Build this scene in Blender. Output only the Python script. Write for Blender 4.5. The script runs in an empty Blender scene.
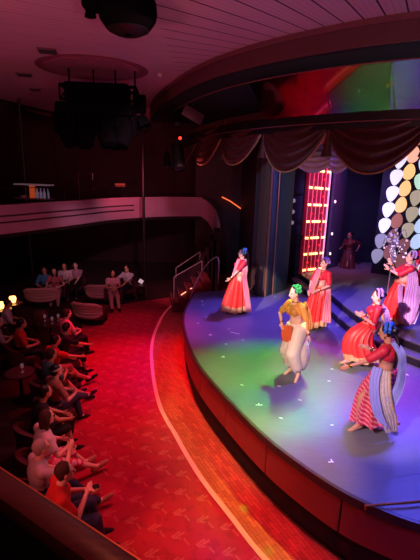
import bpy, bmesh, math, random
from mathutils import Vector as V, Matrix, noise
random.seed(7)
sc = bpy.context.scene
COL = sc.collection
PI = math.pi
# ---------------------------------------------------------------- camera
F, TH, RO, CZ = 421.0, math.radians(14.3), math.radians(1.5), 4.55
cam_d = bpy.data.cameras.new('camera'); cam = bpy.data.objects.new('camera', cam_d); COL.objects.link(cam)
cam_d.sensor_fit = 'VERTICAL'; cam_d.sensor_height = 24; cam_d.lens = 24*F/560
cam_d.clip_start = .05; cam_d.clip_end = 200
cam.matrix_world = Matrix.Translation((0, 0, CZ)) @ Matrix.Rotation(PI/2-TH, 4, 'X') @ Matrix.Rotation(RO, 4, 'Z')
sc.camera = cam
def U(u, v, z):
    "pixel to world point on the horizontal plane z"
    c, s = math.cos(RO), math.sin(RO); a, b = u-210, v-280
    x, y = (c*a+s*b)/F, -(-s*a+c*b)/F
    Y = math.cos(TH)+y*math.sin(TH); Z = -math.sin(TH)+y*math.cos(TH)
    t = (z-CZ)/Z
    return V((x*t, Y*t, z))
def px(p):
    c, s = math.cos(RO), math.sin(RO); h = p[2]-CZ
    d = p[1]*math.cos(TH)-h*math.sin(TH); up = p[1]*math.sin(TH)+h*math.cos(TH)
    x, y = F*p[0]/d, -F*up/d
    return 210+c*x-s*y, 280+s*x+c*y
# ---------------------------------------------------------------- materials
def srgb(c):
    f = lambda x: x/12.92 if x <= .04045 else ((x+.055)/1.055)**2.4
    return tuple(f(x/255) for x in c)+(1,)
class NT:
    def __init__(s, name):
        s.m = bpy.data.materials.new(name); s.m.use_nodes = True; s.t = s.m.node_tree; s.n = s.t.nodes; s.l = s.t.links
        s.b = s.n['Principled BSDF']
    def node(s, ty, **k):
        n = s.n.new(ty)
        for a, b in k.items(): setattr(n, a, b)
        return n
    def put(s, sock, v):
        if hasattr(v, 'is_output') or isinstance(v, bpy.types.NodeSocket): s.l.new(v, sock)
        else: sock.default_value = v
    def m_(s, op, a, b=0, c=None):
        n = s.node('ShaderNodeMath', operation=op); s.put(n.inputs[0], a); s.put(n.inputs[1], b)
        if c is not None: s.put(n.inputs[2], c)
        return n.outputs[0]
    def mix(s, f, a, b):
        n = s.node('ShaderNodeMix', data_type='RGBA'); s.put(n.inputs[0], f); s.put(n.inputs[6], a); s.put(n.inputs[7], b)
        return n.outputs[2]
    def obj(s):
        n = s.node('ShaderNodeTexCoord'); return n.outputs['Object']
    def xyz(s, v):
        n = s.node('ShaderNodeSeparateXYZ'); s.l.new(v, n.inputs[0]); return n.outputs
    def noise(s, vec, scale, detail=3):
        n = s.node('ShaderNodeTexNoise'); s.l.new(vec, n.inputs[0]); n.inputs['Scale'].default_value = scale; n.inputs['Detail'].default_value = detail
        return n.outputs[0]
    def bump(s, h, st=.2, d=.01):
        n = s.node('ShaderNodeBump'); s.l.new(h, n.inputs['Height']); n.inputs['Strength'].default_value = st; n.inputs['Distance'].default_value = d
        s.l.new(n.outputs[0], s.b.inputs['Normal'])
    def rot(s, vec, ang, sc_=(1, 1, 1), loc=(0, 0, 0)):
        n = s.node('ShaderNodeMapping'); s.l.new(vec, n.inputs[0]); n.inputs['Rotation'].default_value = (0, 0, ang); n.inputs['Scale'].default_value = sc_
        n.inputs['Location'].default_value = loc
        return n.outputs[0]
MC = {}
def M(name, c, rough=.7, metal=0, emit=None, es=0, var=.12, nscale=6, alpha=1, trans=0, bump=0, bscale=60, sheen=0):
    if name in MC: return MC[name]
    t = NT(name); b = t.b
    col = srgb(c)
    if var:
        nz = t.noise(t.obj(), nscale)
        d = tuple(x*(1-var*2) for x in col[:3])+(1,); u = tuple(min(1, x*(1+var)) for x in col[:3])+(1,)
        t.l.new(t.mix(nz, d, u), b.inputs['Base Color'])
    else: b.inputs['Base Color'].default_value = col
    b.inputs['Roughness'].default_value = rough; b.inputs['Metallic'].default_value = metal
    if emit: b.inputs['Emission Color'].default_value = srgb(emit); b.inputs['Emission Strength'].default_value = es
    if trans: b.inputs['Transmission Weight'].default_value = trans
    if alpha < 1: b.inputs['Alpha'].default_value = alpha
    if bump: t.bump(t.noise(t.obj(), bscale), bump, .01)
    MC[name] = t.m
    return t.m
# ---------------------------------------------------------------- objects
def link(name, bm, mat, parent=None, smooth=True):
    me = bpy.data.meshes.new(name)
    bmesh.ops.recalc_face_normals(bm, faces=bm.faces)
    bm.to_mesh(me); bm.free()
    if smooth:
        for p in me.polygons: p.use_smooth = True
        try: me.set_sharp_from_angle(angle=math.radians(38))
        except Exception: pass
    o = bpy.data.objects.new(name, me); COL.objects.link(o)
    for m in (mat if isinstance(mat, (list, tuple)) else [mat]): me.materials.append(m)
    if parent: o.parent = parent
    return o
def tag(o, label=None, cat=None, group=None, kind=None):
    if label: o['label'] = label
    if cat: o['category'] = cat
    if group: o['group'] = group
    if kind: o['kind'] = kind
    return o
def empty(name, loc=(0, 0, 0), rz=0, label=None, cat=None, group=None):
    o = bpy.data.objects.new(name, None); o.empty_display_size = .1; COL.objects.link(o); o.location = loc; o.rotation_euler[2] = rz
    return tag(o, label, cat, group)
def struct(o): o['kind'] = 'structure'; return o
def copy_tree(o, parent=None):
    c = o.copy(); COL.objects.link(c)
    if parent: c.parent = parent
    for ch in [x for x in bpy.data.objects if x.parent == o]: copy_tree(ch, c)
    return c
def B(): return bmesh.new()
def box(bm, c, s, rz=0, bev=0, rot=None):
    r = bmesh.ops.create_cube(bm, size=1); vs = r['verts']
    bmesh.ops.scale(bm, vec=s, verts=vs)
    if bev:
        es = list({e for v in vs for e in v.link_edges})
        q = bmesh.ops.bevel(bm, geom=es, offset=bev, segments=2, affect='EDGES', profile=.5)
        vs = list({v for f in q['faces'] for v in f.verts} | {v for v in vs if v.is_valid})
    mt = Matrix.Translation(c) @ (rot.to_4x4() if rot else Matrix.Rotation(rz, 4, 'Z'))
    bmesh.ops.transform(bm, matrix=mt, verts=vs)
def frame(d):
    d = V(d).normalized(); a = V((0, 0, 1)) if abs(d.z) < .9 else V((1, 0, 0))
    x = d.cross(a).normalized(); return x, x.cross(d).normalized(), d
def tube(bm, pts, r, seg=8, closed=False):
    pts = [V(p) for p in pts]; n = len(pts); rs = r if isinstance(r, (list, tuple)) else [r]*n
    rings = []; px_ = None
    for i, p in enumerate(pts):
        a = pts[max(0, i-1)]; b = pts[min(n-1, i+1)]
        x, y, d = frame(b-a)
        if px_ is not None:
            x = (px_-d*px_.dot(d))
            x = x.normalized() if x.length > 1e-5 else frame(d)[0]
            y = x.cross(d).normalized()
        px_ = x
        rings.append([bm.verts.new(p+(x*math.cos(2*PI*k/seg)+y*math.sin(2*PI*k/seg))*rs[i]) for k in range(seg)])
    for i in range(n-1):
        for k in range(seg):
            bm.faces.new((rings[i][k], rings[i][(k+1) % seg], rings[i+1][(k+1) % seg], rings[i+1][k]))
    bm.faces.new(rings[0]); bm.faces.new(list(reversed(rings[-1])))
def cap(bm, a, b, r1, r2, seg=12):
    a, b = V(a), V(b); d = b-a; L = d.length
    if L < 1e-5: d = V((0, 0, 1))
    dn = d.normalized(); pts, rs = [], []
    for k in range(4):
        t = PI/2*(1-k/4); pts.append(a-dn*r1*math.sin(t)); rs.append(max(.0008, r1*math.cos(t)))
    pts += [a, b]; rs += [r1, r2]
    for k in range(1, 5):
        t = PI/2*k/4; pts.append(b+dn*r2*math.sin(t)); rs.append(max(.0008, r2*math.cos(t)))
    tube(bm, pts, rs, seg)
def ell(bm, c, r, x=None, z=None, seg=16):
    "ellipsoid with radii r along x (right), y, z axes"
    x = V(x).normalized() if x else V((1, 0, 0)); z = V(z).normalized() if z else V((0, 0, 1))
    y = z.cross(x).normalized(); x = y.cross(z)
    q = bmesh.ops.create_uvsphere(bm, u_segments=seg, v_segments=max(6, seg//2+2), radius=1)
    R = Matrix((x*r[0], y*r[1], z*r[2])).transposed().to_4x4()
    bmesh.ops.transform(bm, matrix=Matrix.Translation(c) @ R, verts=q['verts'])
def lathe(bm, prof, c=(0, 0, 0), seg=24, ax=None):
    c = V(c); x, y, d = (V((1, 0, 0)), V((0, 1, 0)), V((0, 0, 1))) if ax is None else frame(ax)
    rings = [[bm.verts.new(c+d*z+(x*math.cos(2*PI*k/seg)+y*math.sin(2*PI*k/seg))*max(r, .0005)) for k in range(seg)] for r, z in prof]
    for i in range(len(rings)-1):
        for k in range(seg): bm.faces.new((rings[i][k], rings[i][(k+1) % seg], rings[i+1][(k+1) % seg], rings[i+1][k]))
    bm.faces.new(rings[0]); bm.faces.new(rings[-1])
def prism(bm, poly, z0, z1):
    a = [bm.verts.new((p[0], p[1], z0)) for p in poly]; b = [bm.verts.new((p[0], p[1], z1)) for p in poly]
    n = len(poly)
    for i in range(n): bm.faces.new((a[i], a[(i+1) % n], b[(i+1) % n], b[i]))
    bm.faces.new(a); bm.faces.new(b)
def grid(bm, f, nu, nv, thick=0):
    P = [[bm.verts.new(f(i/nu, j/nv)) for j in range(nv+1)] for i in range(nu+1)]
    for i in range(nu):
        for j in range(nv): bm.faces.new((P[i][j], P[i+1][j], P[i+1][j+1], P[i][j+1]))
    if thick:
        bmesh.ops.recalc_face_normals(bm, faces=bm.faces)
        bmesh.ops.solidify(bm, geom=list(bm.faces), thickness=thick)
def remesh(bm, voxel, it=3, fac=.5):
    "union of overlapping closed shapes as one continuous surface"
    me = bpy.data.meshes.new('tmp'); bm.to_mesh(me); bm.free()
    o = bpy.data.objects.new('tmp', me); COL.objects.link(o)
    m = o.modifiers.new('r', 'REMESH'); m.mode = 'VOXEL'; m.voxel_size = voxel; m.adaptivity = 0
    s = o.modifiers.new('s', 'SMOOTH'); s.iterations = it; s.factor = fac
    dg = bpy.context.evaluated_depsgraph_get(); dg.update()
    nb = B(); e = o.evaluated_get(dg); nb.from_mesh(e.to_mesh()); e.to_mesh_clear()
    bpy.data.objects.remove(o); bpy.data.meshes.remove(me)
    return nb
def crom(pts, n=8):
    pts = [V(p) for p in pts]; out = []
    for i in range(len(pts)-1):
        p0, p1, p2, p3 = pts[max(0, i-1)], pts[i], pts[i+1], pts[min(len(pts)-1, i+2)]
        for k in range(n):
            t = k/n
            out.append(.5*((2*p1)+(p2-p0)*t+(2*p0-5*p1+4*p2-p3)*t*t+(3*p1-p0-3*p2+p3)*t**3))
    out.append(pts[-1]); return out
def offset(pts, d):
    "offset to the right of travel, in plan"
    o = []
    for i, p in enumerate(pts):
        t = (pts[min(len(pts)-1, i+1)]-pts[max(0, i-1)]).normalized(); o.append(p+V((t.y, -t.x, 0))*d)
    return o
def resample(pts, step):
    out = [pts[0].copy()]; acc = 0
    for a, b in zip(pts, pts[1:]):
        L = (b-a).length; s = step-acc
        while s <= L and L > 0: out.append(a.lerp(b, s/L)); s += step
        acc = (acc+L) % step if L else acc
    out.append(pts[-1]); return out
def wallstrip(bm, pts, z0, z1, t=.05, bev=False):
    "upright band following plan curve pts; z0/z1 number or function(i/n)"
    n = len(pts)-1; fz = lambda z, i: z(i/n) if callable(z) else z
    A = offset(pts, t/2); C = offset(pts, -t/2)
    rows = [[bm.verts.new((A[i].x, A[i].y, fz(z0, i))), bm.verts.new((A[i].x, A[i].y, fz(z1, i))), bm.verts.new((C[i].x, C[i].y, fz(z1, i))), bm.verts.new((C[i].x, C[i].y, fz(z0, i)))] for i in range(n+1)]
    for i in range(n):
        for k in range(4): bm.faces.new((rows[i][k], rows[i+1][k], rows[i+1][(k+1) % 4], rows[i][(k+1) % 4]))
    bm.faces.new(rows[0]); bm.faces.new(rows[-1])
def sheet_between(bm, A, Bp, z=None):
    for i in range(len(A)-1):
        pass
    va = [bm.verts.new(p) for p in A]; vb = [bm.verts.new(p) for p in Bp]
    for i in range(len(A)-1): bm.faces.new((va[i], va[i+1], vb[i+1], vb[i]))

BLK = M('black_void', (10, 7, 9), .85, var=.05)
BLKG = M('black_metal', (12, 10, 12), .6, metal=.2)
RIGB = M('rig_black', (5, 4, 5), .95, var=.02); RIGB.node_tree.nodes['Principled BSDF'].inputs['Specular IOR Level'].default_value = .05
# ---------------------------------------------------------------- plan curves
rim0 = [(-.45, 12.3, 0), (-.51, 11.75, 0), (-.62, 10.6, 0), (-.58, 9.5, 0), (-.38, 8.25, 0), (-.11, 7.25, 0), (.33, 6.2, 0), (.83, 5.2, 0), (1.22, 4.62, 0), (1.61, 4.17, 0), (1.97, 3.9, 0), (2.4, 3.69, 0), (3.2, 3.5, 0), (4.4, 3.5, 0), (6, 3.9, 0), (8, 5, 0)]
rim = crom(rim0, 8)
inner0 = [(-.75, 13.6, 0), (-1.04, 12.5, 0), (-.95, 11, 0), (-.73, 9.5, 0), (-.22, 7.6, 0), (.35, 6.3, 0), (.82, 5.3, 0), (1.2, 4.62, 0), (1.42, 4.2, 0)]
out0 = [(-.9, 15.2, 0), (-1.42, 13.6, 0), (-1.56, 11.6, 0), (-1.44, 9.9, 0), (-1.0, 7.75, 0), (-.53, 6.56, 0), (-.09, 5.58, 0), (.37, 4.78, 0), (.75, 4.15, 0), (1.3, 3.5, 0), (2.2, 2.95, 0), (3.4, 2.7, 0), (5, 2.75, 0)]
ring0 = [(-2.5, 17.7, 0), (-1.95, 14.7, 0), (-1.2, 12.2, 0), (-.33, 10, 0), (.62, 8.5, 0), (1.77, 7.35, 0), (2.83, 6.65, 0), (4.2, 6.1, 0), (6, 6, 0), (8.5, 6.8, 0)]
ring = crom(ring0, 10)
outl = crom(out0, 10)
CEN = V((4.9, 10.8, 0)); CEIL = 6.8

# ---------------------------------------------------------------- floors
t = NT('red_patterned_carpet'); o_ = t.obj()
def seg_mask(t, fx, fy, ax, ay, bx_, by, w):
    # distance from (fx,fy) to a segment, as nodes
    dx, dy = bx_-ax, by-ay; L2 = dx*dx+dy*dy
    px_ = t.m_('SUBTRACT', fx, ax); py = t.m_('SUBTRACT', fy, ay)
    h = t.m_('DIVIDE', t.m_('ADD', t.m_('MULTIPLY', px_, dx), t.m_('MULTIPLY', py, dy)), L2)
    h = t.m_('MINIMUM', t.m_('MAXIMUM', h, 0), 1)
    ex = t.m_('SUBTRACT', px_, t.m_('MULTIPLY', h, dx)); ey = t.m_('SUBTRACT', py, t.m_('MULTIPLY', h, dy))
    d = t.m_('SQRT', t.m_('ADD', t.m_('MULTIPLY', ex, ex), t.m_('MULTIPLY', ey, ey)))
    return t.m_('LESS_THAN', d, w)
mp = t.rot(o_, math.radians(18), (1/.34, 1/.36, 1))
s_ = t.xyz(mp); row = t.m_('FLOOR', s_[1]); fx = t.m_('FRACT', t.m_('ADD', s_[0], t.m_('MULTIPLY', row, .37))); fy = t.m_('FRACT', s_[1])
m1 = seg_mask(t, fx, fy, .15, .35, .32, .62, .045)
m2 = seg_mask(t, fx, fy, .27, .35, .5, .66, .045)
m3 = seg_mask(t, fx, fy, .22, .3, .48, .38, .035)
m4 = seg_mask(t, fx, fy, .62, .4, .85, .25, .04)
mm = t.m_('MAXIMUM', t.m_('MAXIMUM', m1, m2), t.m_('MAXIMUM', m3, m4))
nz = t.noise(o_, 2.2); nz2 = t.noise(o_, 22)
mm = t.m_('MULTIPLY', mm, t.m_('MULTIPLY', nz2, .42))
base = t.mix(nz, srgb((150, 14, 44)), srgb((196, 20, 60)))
dk = t.m_('MULTIPLY', t.m_('GREATER_THAN', t.noise(t.rot(o_, .3, (3, 3, 1)), 2.2), .56), .22)
base = t.mix(dk, base, srgb((96, 6, 18)))
t.l.new(t.mix(mm, base, srgb((235, 130, 125))), t.b.inputs['Base Color']); t.b.inputs['Roughness'].default_value = .95
t.bump(t.noise(o_, 300), .3, .004)
CARPET = t.m
bm = B(); prism(bm, [(-9.5, -1.5), (9, -1.5), (9, 21.5), (-9.5, 21.5)], -.1, 0)
struct(link('floor', bm, CARPET, smooth=False))
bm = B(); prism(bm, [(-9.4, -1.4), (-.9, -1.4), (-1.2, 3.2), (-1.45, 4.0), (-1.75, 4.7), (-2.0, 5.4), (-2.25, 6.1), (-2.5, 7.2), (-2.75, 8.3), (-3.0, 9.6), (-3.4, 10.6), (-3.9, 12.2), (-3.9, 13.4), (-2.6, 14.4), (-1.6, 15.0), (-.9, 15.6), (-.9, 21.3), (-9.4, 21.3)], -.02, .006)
struct(link('floor_seating_shade', bm, M('shaded_seating_carpet', (58, 12, 22), .95, var=.3, nscale=8, bump=.2), smooth=False))  # sheet over the carpet, darkened to hold the shade of the seating area

# wooden walkway strip round the stage, with a pale border
t = NT('walkway_parquet'); o_ = t.obj()
ang = t.node('ShaderNodeTexBrick'); ang.offset = .5; t.l.new(t.rot(o_, math.radians(62)), ang.inputs['Vector'])
ang.inputs['Scale'].default_value = 5; ang.inputs['Color1'].default_value = srgb((226, 140, 84)); ang.inputs['Color2'].default_value = srgb((190, 104, 64)); ang.inputs['Mortar'].default_value = srgb((80, 30, 20))
ang.inputs['Mortar Size'].default_value = .012; ang.inputs['Brick Width'].default_value = 1.1; ang.inputs['Row Height'].default_value = .28
t.l.new(t.mix(t.m_('MULTIPLY', t.noise(t.rot(o_, math.radians(62), (1, 6, 1)), 3), .6), ang.outputs['Color'], srgb((120, 40, 24))), t.b.inputs['Base Color'])
t.b.inputs['Roughness'].default_value = .34
bm = B(); o2 = crom([V(p)+V((0, 0, .006)) for p in out0], 10)
i2 = crom([V(p)+V((0, 0, .006)) for p in [(-.3, 14.2, 0), (-.6, 13, 0), (-.7, 11.6, 0), (-.55, 9.5, 0), (-.1, 7.6, 0), (.5, 6.3, 0), (.95, 5.4, 0), (1.35, 4.75, 0), (1.8, 4.3, 0), (2.3, 4, 0), (3, 3.8, 0), (3.8, 3.7, 0), (5, 3.8, 0)]], 10)
sheet_between(bm, o2, i2); struct(link('floor_walkway', bm, t.m, smooth=False))
bm = B(); wallstrip(bm, outl, 0, .012, .075)
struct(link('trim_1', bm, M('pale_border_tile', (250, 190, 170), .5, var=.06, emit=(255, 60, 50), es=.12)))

# stage
STG = 1.0
t = NT('stage_floor_vinyl'); o_ = t.obj()
nz = t.noise(o_, 1.3, 6); sc1 = t.noise(t.rot(o_, .5, (1, 9, 1)), 4, 4)
t.l.new(t.mix(t.m_('MULTIPLY', sc1, .6), t.mix(nz, srgb((104, 106, 114)), srgb((138, 140, 146))), srgb((88, 88, 96))), t.b.inputs['Base Color'])
t.b.inputs['Roughness'].default_value = .45; t.b.inputs['Specular IOR Level'].default_value = .4
poly = [(p.x, p.y) for p in rim]+[(8.9, 5.6), (8.9, 17.5), (1.35, 17.5), (1.35, 13.05)]
bm = B(); prism(bm, poly, .9, STG); struct(link('floor_stage', bm, t.m, smooth=False))
bm = B(); wallstrip(bm, offset(rim, .02), .9, STG+.012, .05); struct(link('trim_2', bm, M('stage_nosing', (70, 44, 40), .4)))
# fascia panels between seams
PAN = M('stage_fascia_red', (176, 62, 56), .55, var=.15, nscale=3)
arc = resample(rim, .04); root = empty('stage_fascia', (0, 0, 0), 0, 'dark red panelled front of the curved stage above a black plinth', 'stage front')
def near_i(pts, q): return min(range(len(pts)), key=lambda i: (pts[i].xy-V(q).xy).length)
cuts = [0]+[near_i(arc, q) for q in [(-.62, 10.6), (-.5, 9), (-.13, 7.28), (.33, 6.21), (.88, 5.13), (1.61, 4.17), (2.6, 3.62), (3.9, 3.48), (5.2, 3.6), (6.5, 4.15)]]+[len(arc)-1]
for a, b in zip(cuts, cuts[1:]):
    seg = arc[a:b+1]
    if len(seg) < 3: continue
    seg = [seg[0].lerp(seg[1], .3)]+seg[1:-1]+[seg[-1].lerp(seg[-2], .3)]
    bm = B(); wallstrip(bm, seg, .42, .905, .03); link('fascia_panel', bm, PAN, root)
bm = B(); wallstrip(bm, offset(rim, -.03), .1, .9, .02); link('backing', bm, BLK, root)
bm = B(); wallstrip(bm, offset(rim, -.09), 0, .42, .03); link('plinth', bm, BLK, root)
# red light line at the foot of the plinth
t = NT('red_led_line'); t.b.inputs['Emission Color'].default_value = srgb((255, 10, 22)); t.b.inputs['Emission Strength'].default_value = 2.2; t.b.inputs['Base Color'].default_value = srgb((120, 0, 0))

# tape marks on the stage
for i, (u, v, k) in enumerate([(198,323,0),(210,335,1),(229,329,0),(235,333,2),(223,357,1),(226,344,0),(242,385,0),(258,405,1),(281,418,0),(279,386,0),(275,297,0),(332,369,0),(329,381,0),(332,425,0),(397,426,0),(407,375,1),(351,302,0),(261,405,0),(331,462,1),(202,301,0),(206,317,0),(203,305,0),(243,340,0),(300,400,0)]):
    p = U(u, v, STG+.003); w = (.035, .05, .16)[k]; bm = B()
    a = random.uniform(-.6, .6)
    box(bm, (0, 0, 0), (w*1.5, .02, .003), a)
    if k == 1: box(bm, (w*.3, .03, .0005), (w, .02, .003), a+1.5)
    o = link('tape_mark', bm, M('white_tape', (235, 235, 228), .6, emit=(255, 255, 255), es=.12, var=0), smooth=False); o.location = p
    tag(o, 'small white tape mark on the stage floor', 'tape mark', 'white tape marks scattered on the stage floor')
# pale seam lines near the stage lip and low brass rail
bm = B(); tube(bm, [U(375, 481, STG+.004), U(430, 471, STG+.004)], .006, 4)
tag(link('floor_seam', bm, M('pale_line', (190, 180, 200), .4)), 'thin pale straight line on the stage floor near the front lip', 'floor line')
BRS = M('brass', (220, 170, 110), .25, metal=1, var=.03)
rt = empty('brass_rail', (0, 0, 0), 0, 'low brass rail along the stage lip at the right edge', 'rail')
bm = B(); a = U(365, 506, STG+.05); b = U(440, 500, STG+.05); tube(bm, [a, a.lerp(b, .5), b], .014); link('bar', bm, BRS, rt)
for k in (0.01, .9):
    q = a.lerp(b, k); bm = B(); tube(bm, [(q.x, q.y, STG), (q.x, q.y, STG+.05)], .012); link('bracket', bm, BRS, rt)

# upstage steps and platform
STP = M('platform_floor', (112, 108, 122), .4, var=.1); NOS = M('step_riser_dark', (28, 22, 34), .5)
s0 = [(2.95, 14.5, 0), (3.1, 13.2, 0), (3.36, 11.6, 0), (3.5, 9.95, 0), (3.63, 9.15, 0), (3.95, 8.3, 0), (4.5, 7.5, 0), (5.4, 6.9, 0), (6.8, 6.6, 0), (8.8, 6.9, 0)]
up = crom(s0, 8)
low = offset(up, -.3)
if (low[20]-CEN).length < (up[20]-CEN).length: low = offset(up, .3)
for nm, cv, z0, z1 in (('lower', low, STG, 1.17), ('upper', up, 1.17, 1.34)):
    bm = B(); prism(bm, [(p.x, p.y) for p in cv]+[(8.85, 16), (3.3, 16)], z0-(.17 if nm == 'upper' else 0), z1)
    struct(link('floor_platform_'+nm, bm, STP, smooth=False))
    bm = B(); wallstrip(bm, cv, z0+.002, z1-.03, .03); struct(link('trim_riser_'+nm, bm, NOS))

# ---------------------------------------------------------------- walls
WM = M('maroon_wall', (58, 20, 30), .7, var=.2, nscale=2)
DK = M('dark_wall', (64, 26, 36), .85, var=.2, nscale=2)
bm = B(); box(bm, (-9.5, 10, 3.4), (.2, 23, 6.8)); struct(link('wall_left', bm, DK, smooth=False))
bm = B(); box(bm, (-.2, 21.4, 3.4), (18.6, .2, 6.8)); struct(link('wall_back', bm, DK, smooth=False))
bm = B(); box(bm, (9.0, 10, 3.4), (.2, 23, 6.8)); struct(link('wall_right', bm, DK, smooth=False))
# ceiling: boards with dark radial grooves
t = NT('ceiling_boards'); o_ = t.obj(); s_ = t.xyz(o_)
dx = t.m_('SUBTRACT', s_[0], CEN.x); dy = t.m_('SUBTRACT', s_[1], CEN.y)
an = t.m_('ARCTAN2', dy, dx)
fr = t.m_('FRACT', t.m_('MULTIPLY', an, 15.5)); g1 = t.m_('LESS_THAN', fr, .075)
fr2 = t.m_('FRACT', t.m_('MULTIPLY', an, 62)); g2 = t.m_('MULTIPLY', t.m_('LESS_THAN', fr2, .12), .25)
far = t.m_('LESS_THAN', s_[0], -.9)
g = t.m_('MAXIMUM', t.m_('MULTIPLY', g1, t.m_('SUBTRACT', 1, t.m_('MULTIPLY', far, .75))), g2)
c = t.mix(t.noise(o_, .7), srgb((196, 148, 162)), srgb((220, 172, 184)))
t.l.new(t.mix(g, c, srgb((50, 20, 32))), t.b.inputs['Base Color']); t.b.inputs['Roughness'].default_value = .6
t.bump(t.m_('SUBTRACT', 1, g), .4, .02)
left_edge = [(-9.4, 12.2), (-7.4, 15.2), (-6.6, 18.4), (-4.2, 20.5), (-3.2, 21.3)]
poly = [(p.x, p.y) for p in ring]+[(9, 7), (9, -1.5), (-9.4, -1.5)]+left_edge+[(-2.8, 21.3)]
bm = B(); prism(bm, poly, CEIL, CEIL+.15); struct(link('ceiling', bm, t.m, smooth=False))
bm = B(); prism(bm, [(-9.4, -1.5), (9, -1.5), (9, 21.4), (-9.4, 21.4)], CEIL+.4, CEIL+.5); struct(link('ceiling_slab', bm, BLK, smooth=False))
bm = B(); wallstrip(bm, crom([V((a, b, 0)) for a, b in left_edge], 6), CEIL-.45, CEIL+.4, .06); struct(link('trim_ceiling_left', bm, M('dark_beam', (30, 8, 14), .7)))
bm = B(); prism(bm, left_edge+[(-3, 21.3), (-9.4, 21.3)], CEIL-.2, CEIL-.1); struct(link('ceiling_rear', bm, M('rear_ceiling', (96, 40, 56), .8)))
FAS = M('bulkhead_maroon', (96, 52, 56), .6, var=.1)
bm = B(); wallstrip(bm, ring, CEIL-.37, CEIL+.02, .08); struct(link('trim_bulkhead', bm, FAS))
bm = B(); wallstrip(bm, offset(ring, .05), CEIL-.09, CEIL-.002, .03); struct(link('trim_bulkhead_bead', bm, M('bulkhead_bead', (120, 66, 76), .5)))
rin = [p+(V((CEN.x, max(CEN.y, p.y), 0))-p).normalized()*.35 for p in ring]
rin2 = [p+(V((CEN.x, max(CEN.y, p.y), 0))-p).normalized()*1.12 for p in ring]
bm = B(); prism(bm, [(p.x, p.y) for p in ring]+[(8.9, 17.5), (-2.3, 17.9)], CEIL-.37, CEIL-.3); struct(link('ceiling_stage', bm, BLK, smooth=False))
# mirrored fascia panels leaning towards the stage
t = NT('smoked_mirror'); t.b.inputs['Base Color'].default_value = srgb((168, 168, 168)); t.b.inputs['Metallic'].default_value = 1; t.b.inputs['Roughness'].default_value = .06
MIR = t.m
def onarc(cv, u, z):
    best = None
    for a, b in zip(cv, cv[1:]):
        for k in range(10):
            p = a.lerp(b, k/10); q = V((p.x, p.y, z))
            if q.y < 2: continue
            e = abs(px(q)[0]-u)
            if best is None or e < best[0]: best = (e, q)
    return best[1]
mroot = empty('mirror_fascia', (0, 0, 0), 0, 'long band of smoked mirror panels above the swagged curtain', 'mirror')
us = [(248, 272), (272, 320), (320, 392), (392, 470), (470, 560)]
MT, MBt = CEIL-.5, 5.66
for u0, u1 in us:
    a = onarc(rin, u0, MT); b = onarc(rin, u1, MT)
    dn = (b-a).cross(V((0, 0, 1))).normalized()
    if dn.y > 0: dn = -dn
    lean = .6
    bm = B()
    a2 = a.copy(); b2 = b.copy(); a2.z = b2.z = MBt; a2 += -dn*lean; b2 += -dn*lean
    vs = [bm.verts.new(p) for p in (a, b, b2, a2)]; bm.faces.new(vs)
    bmesh.ops.solidify(bm, geom=list(bm.faces), thickness=.02)
    link('mirror_panel', bm, MIR, mroot, smooth=False)
rin3 = [p+(V((CEN.x, max(CEN.y, p.y), 0))-p).normalized()*1.0 for p in ring]
bm = B(); wallstrip(bm, rin3, 5.38, MBt+.02, .05); struct(link('trim_pelmet', bm, M('pelmet_black', (20, 10, 14), .45)))
bm = B(); tube(bm, [V((p.x, p.y, 5.5)) for p in offset(rin3, .03)], .009, 5); struct(link('trim_pelmet_bead', bm, M('pelmet_bead', (140, 70, 80), .3)))
bm = B(); tube(bm, [V((p.x, p.y, MT-.02)) for p in offset(rin, .03)], .012, 5); struct(link('trim_mirror_bead', bm, M('pelmet_bead', (140, 70, 80), .3)))

# swagged valance
VEL = NT('burgundy_velvet'); o_ = VEL.obj(); VEL.l.new(VEL.mix(VEL.noise(o_, 9), srgb((42, 8, 9)), srgb((76, 18, 16))), VEL.b.inputs['Base Color']); VEL.b.inputs['Roughness'].default_value = .5
VEL.b.inputs['Sheen Weight'].default_value = .12; VEL.b.inputs['Sheen Tint'].default_value = srgb((255, 150, 120)); VEL = VEL.m
val = empty('swag_curtain', (0, 0, 0), 0, 'dark burgundy velvet swags hanging in a row over the stage front', 'curtain')
FRG = M('gold_fringe', (150, 96, 60), .6)
def swag(a, b, zt, zb, out, folds, mat, parent, name='swag', fr=True, end=.42):
    a = V(a); b = V(b); n = (b-a).cross(V((0, 0, 1))).normalized()
    if n.y > 0: n = -n
    L = (b-a).length
    def f(s, t_):
        w = math.sin(PI*min(1, max(0, s)))**.75
        z = zt-(zt-zb)*t_*(end+(1-end)*w)
        p = a.lerp(b, s)
        ridge = abs(math.sin(PI*folds*t_+.4*math.sin(3*s)))
        d = out*(t_**.7)*(.35+.65*w)+.075*ridge*(w**.5+.15)+.02*math.sin(9*s+5*t_)
        return V((p.x+n.x*d, p.y+n.y*d, z))
    bm = B(); grid(bm, f, 36, folds*8, .012); o = link(name, bm, mat, parent)
    if fr:
        bm = B(); tube(bm, [f(s/30, 1) for s in range(31)], .018, 6); link('fringe', bm, FRG, o)
    return o
us = [180, 200, 225, 265, 329, 428, 540, 640]
for i, (u0, u1) in enumerate(zip(us, us[1:])):
    a = onarc(rin2, u0, 5.2); b = onarc(rin2, u1, 5.2)
    swag(a, b, 5.86, 4.74 if i < 3 else 4.6, .26, 6, VEL, val)
    # gathered tail at the joint
    q = a; n = V((-1, -2, 0)).normalized(); bm = B()
    lathe(bm, [(.03, 0), (.05, -.25), (.09, -.5), (.12, -.6), (.0, -.62)], (0, 0, 0), 10)
    tl = link('gathered_tail', bm, VEL, val); tl.location = (q.x+n.x*.1, q.y+n.y*.1, 5.5)
CRM = M('cream_sheer', (226, 206, 200), .6, var=.08)
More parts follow.
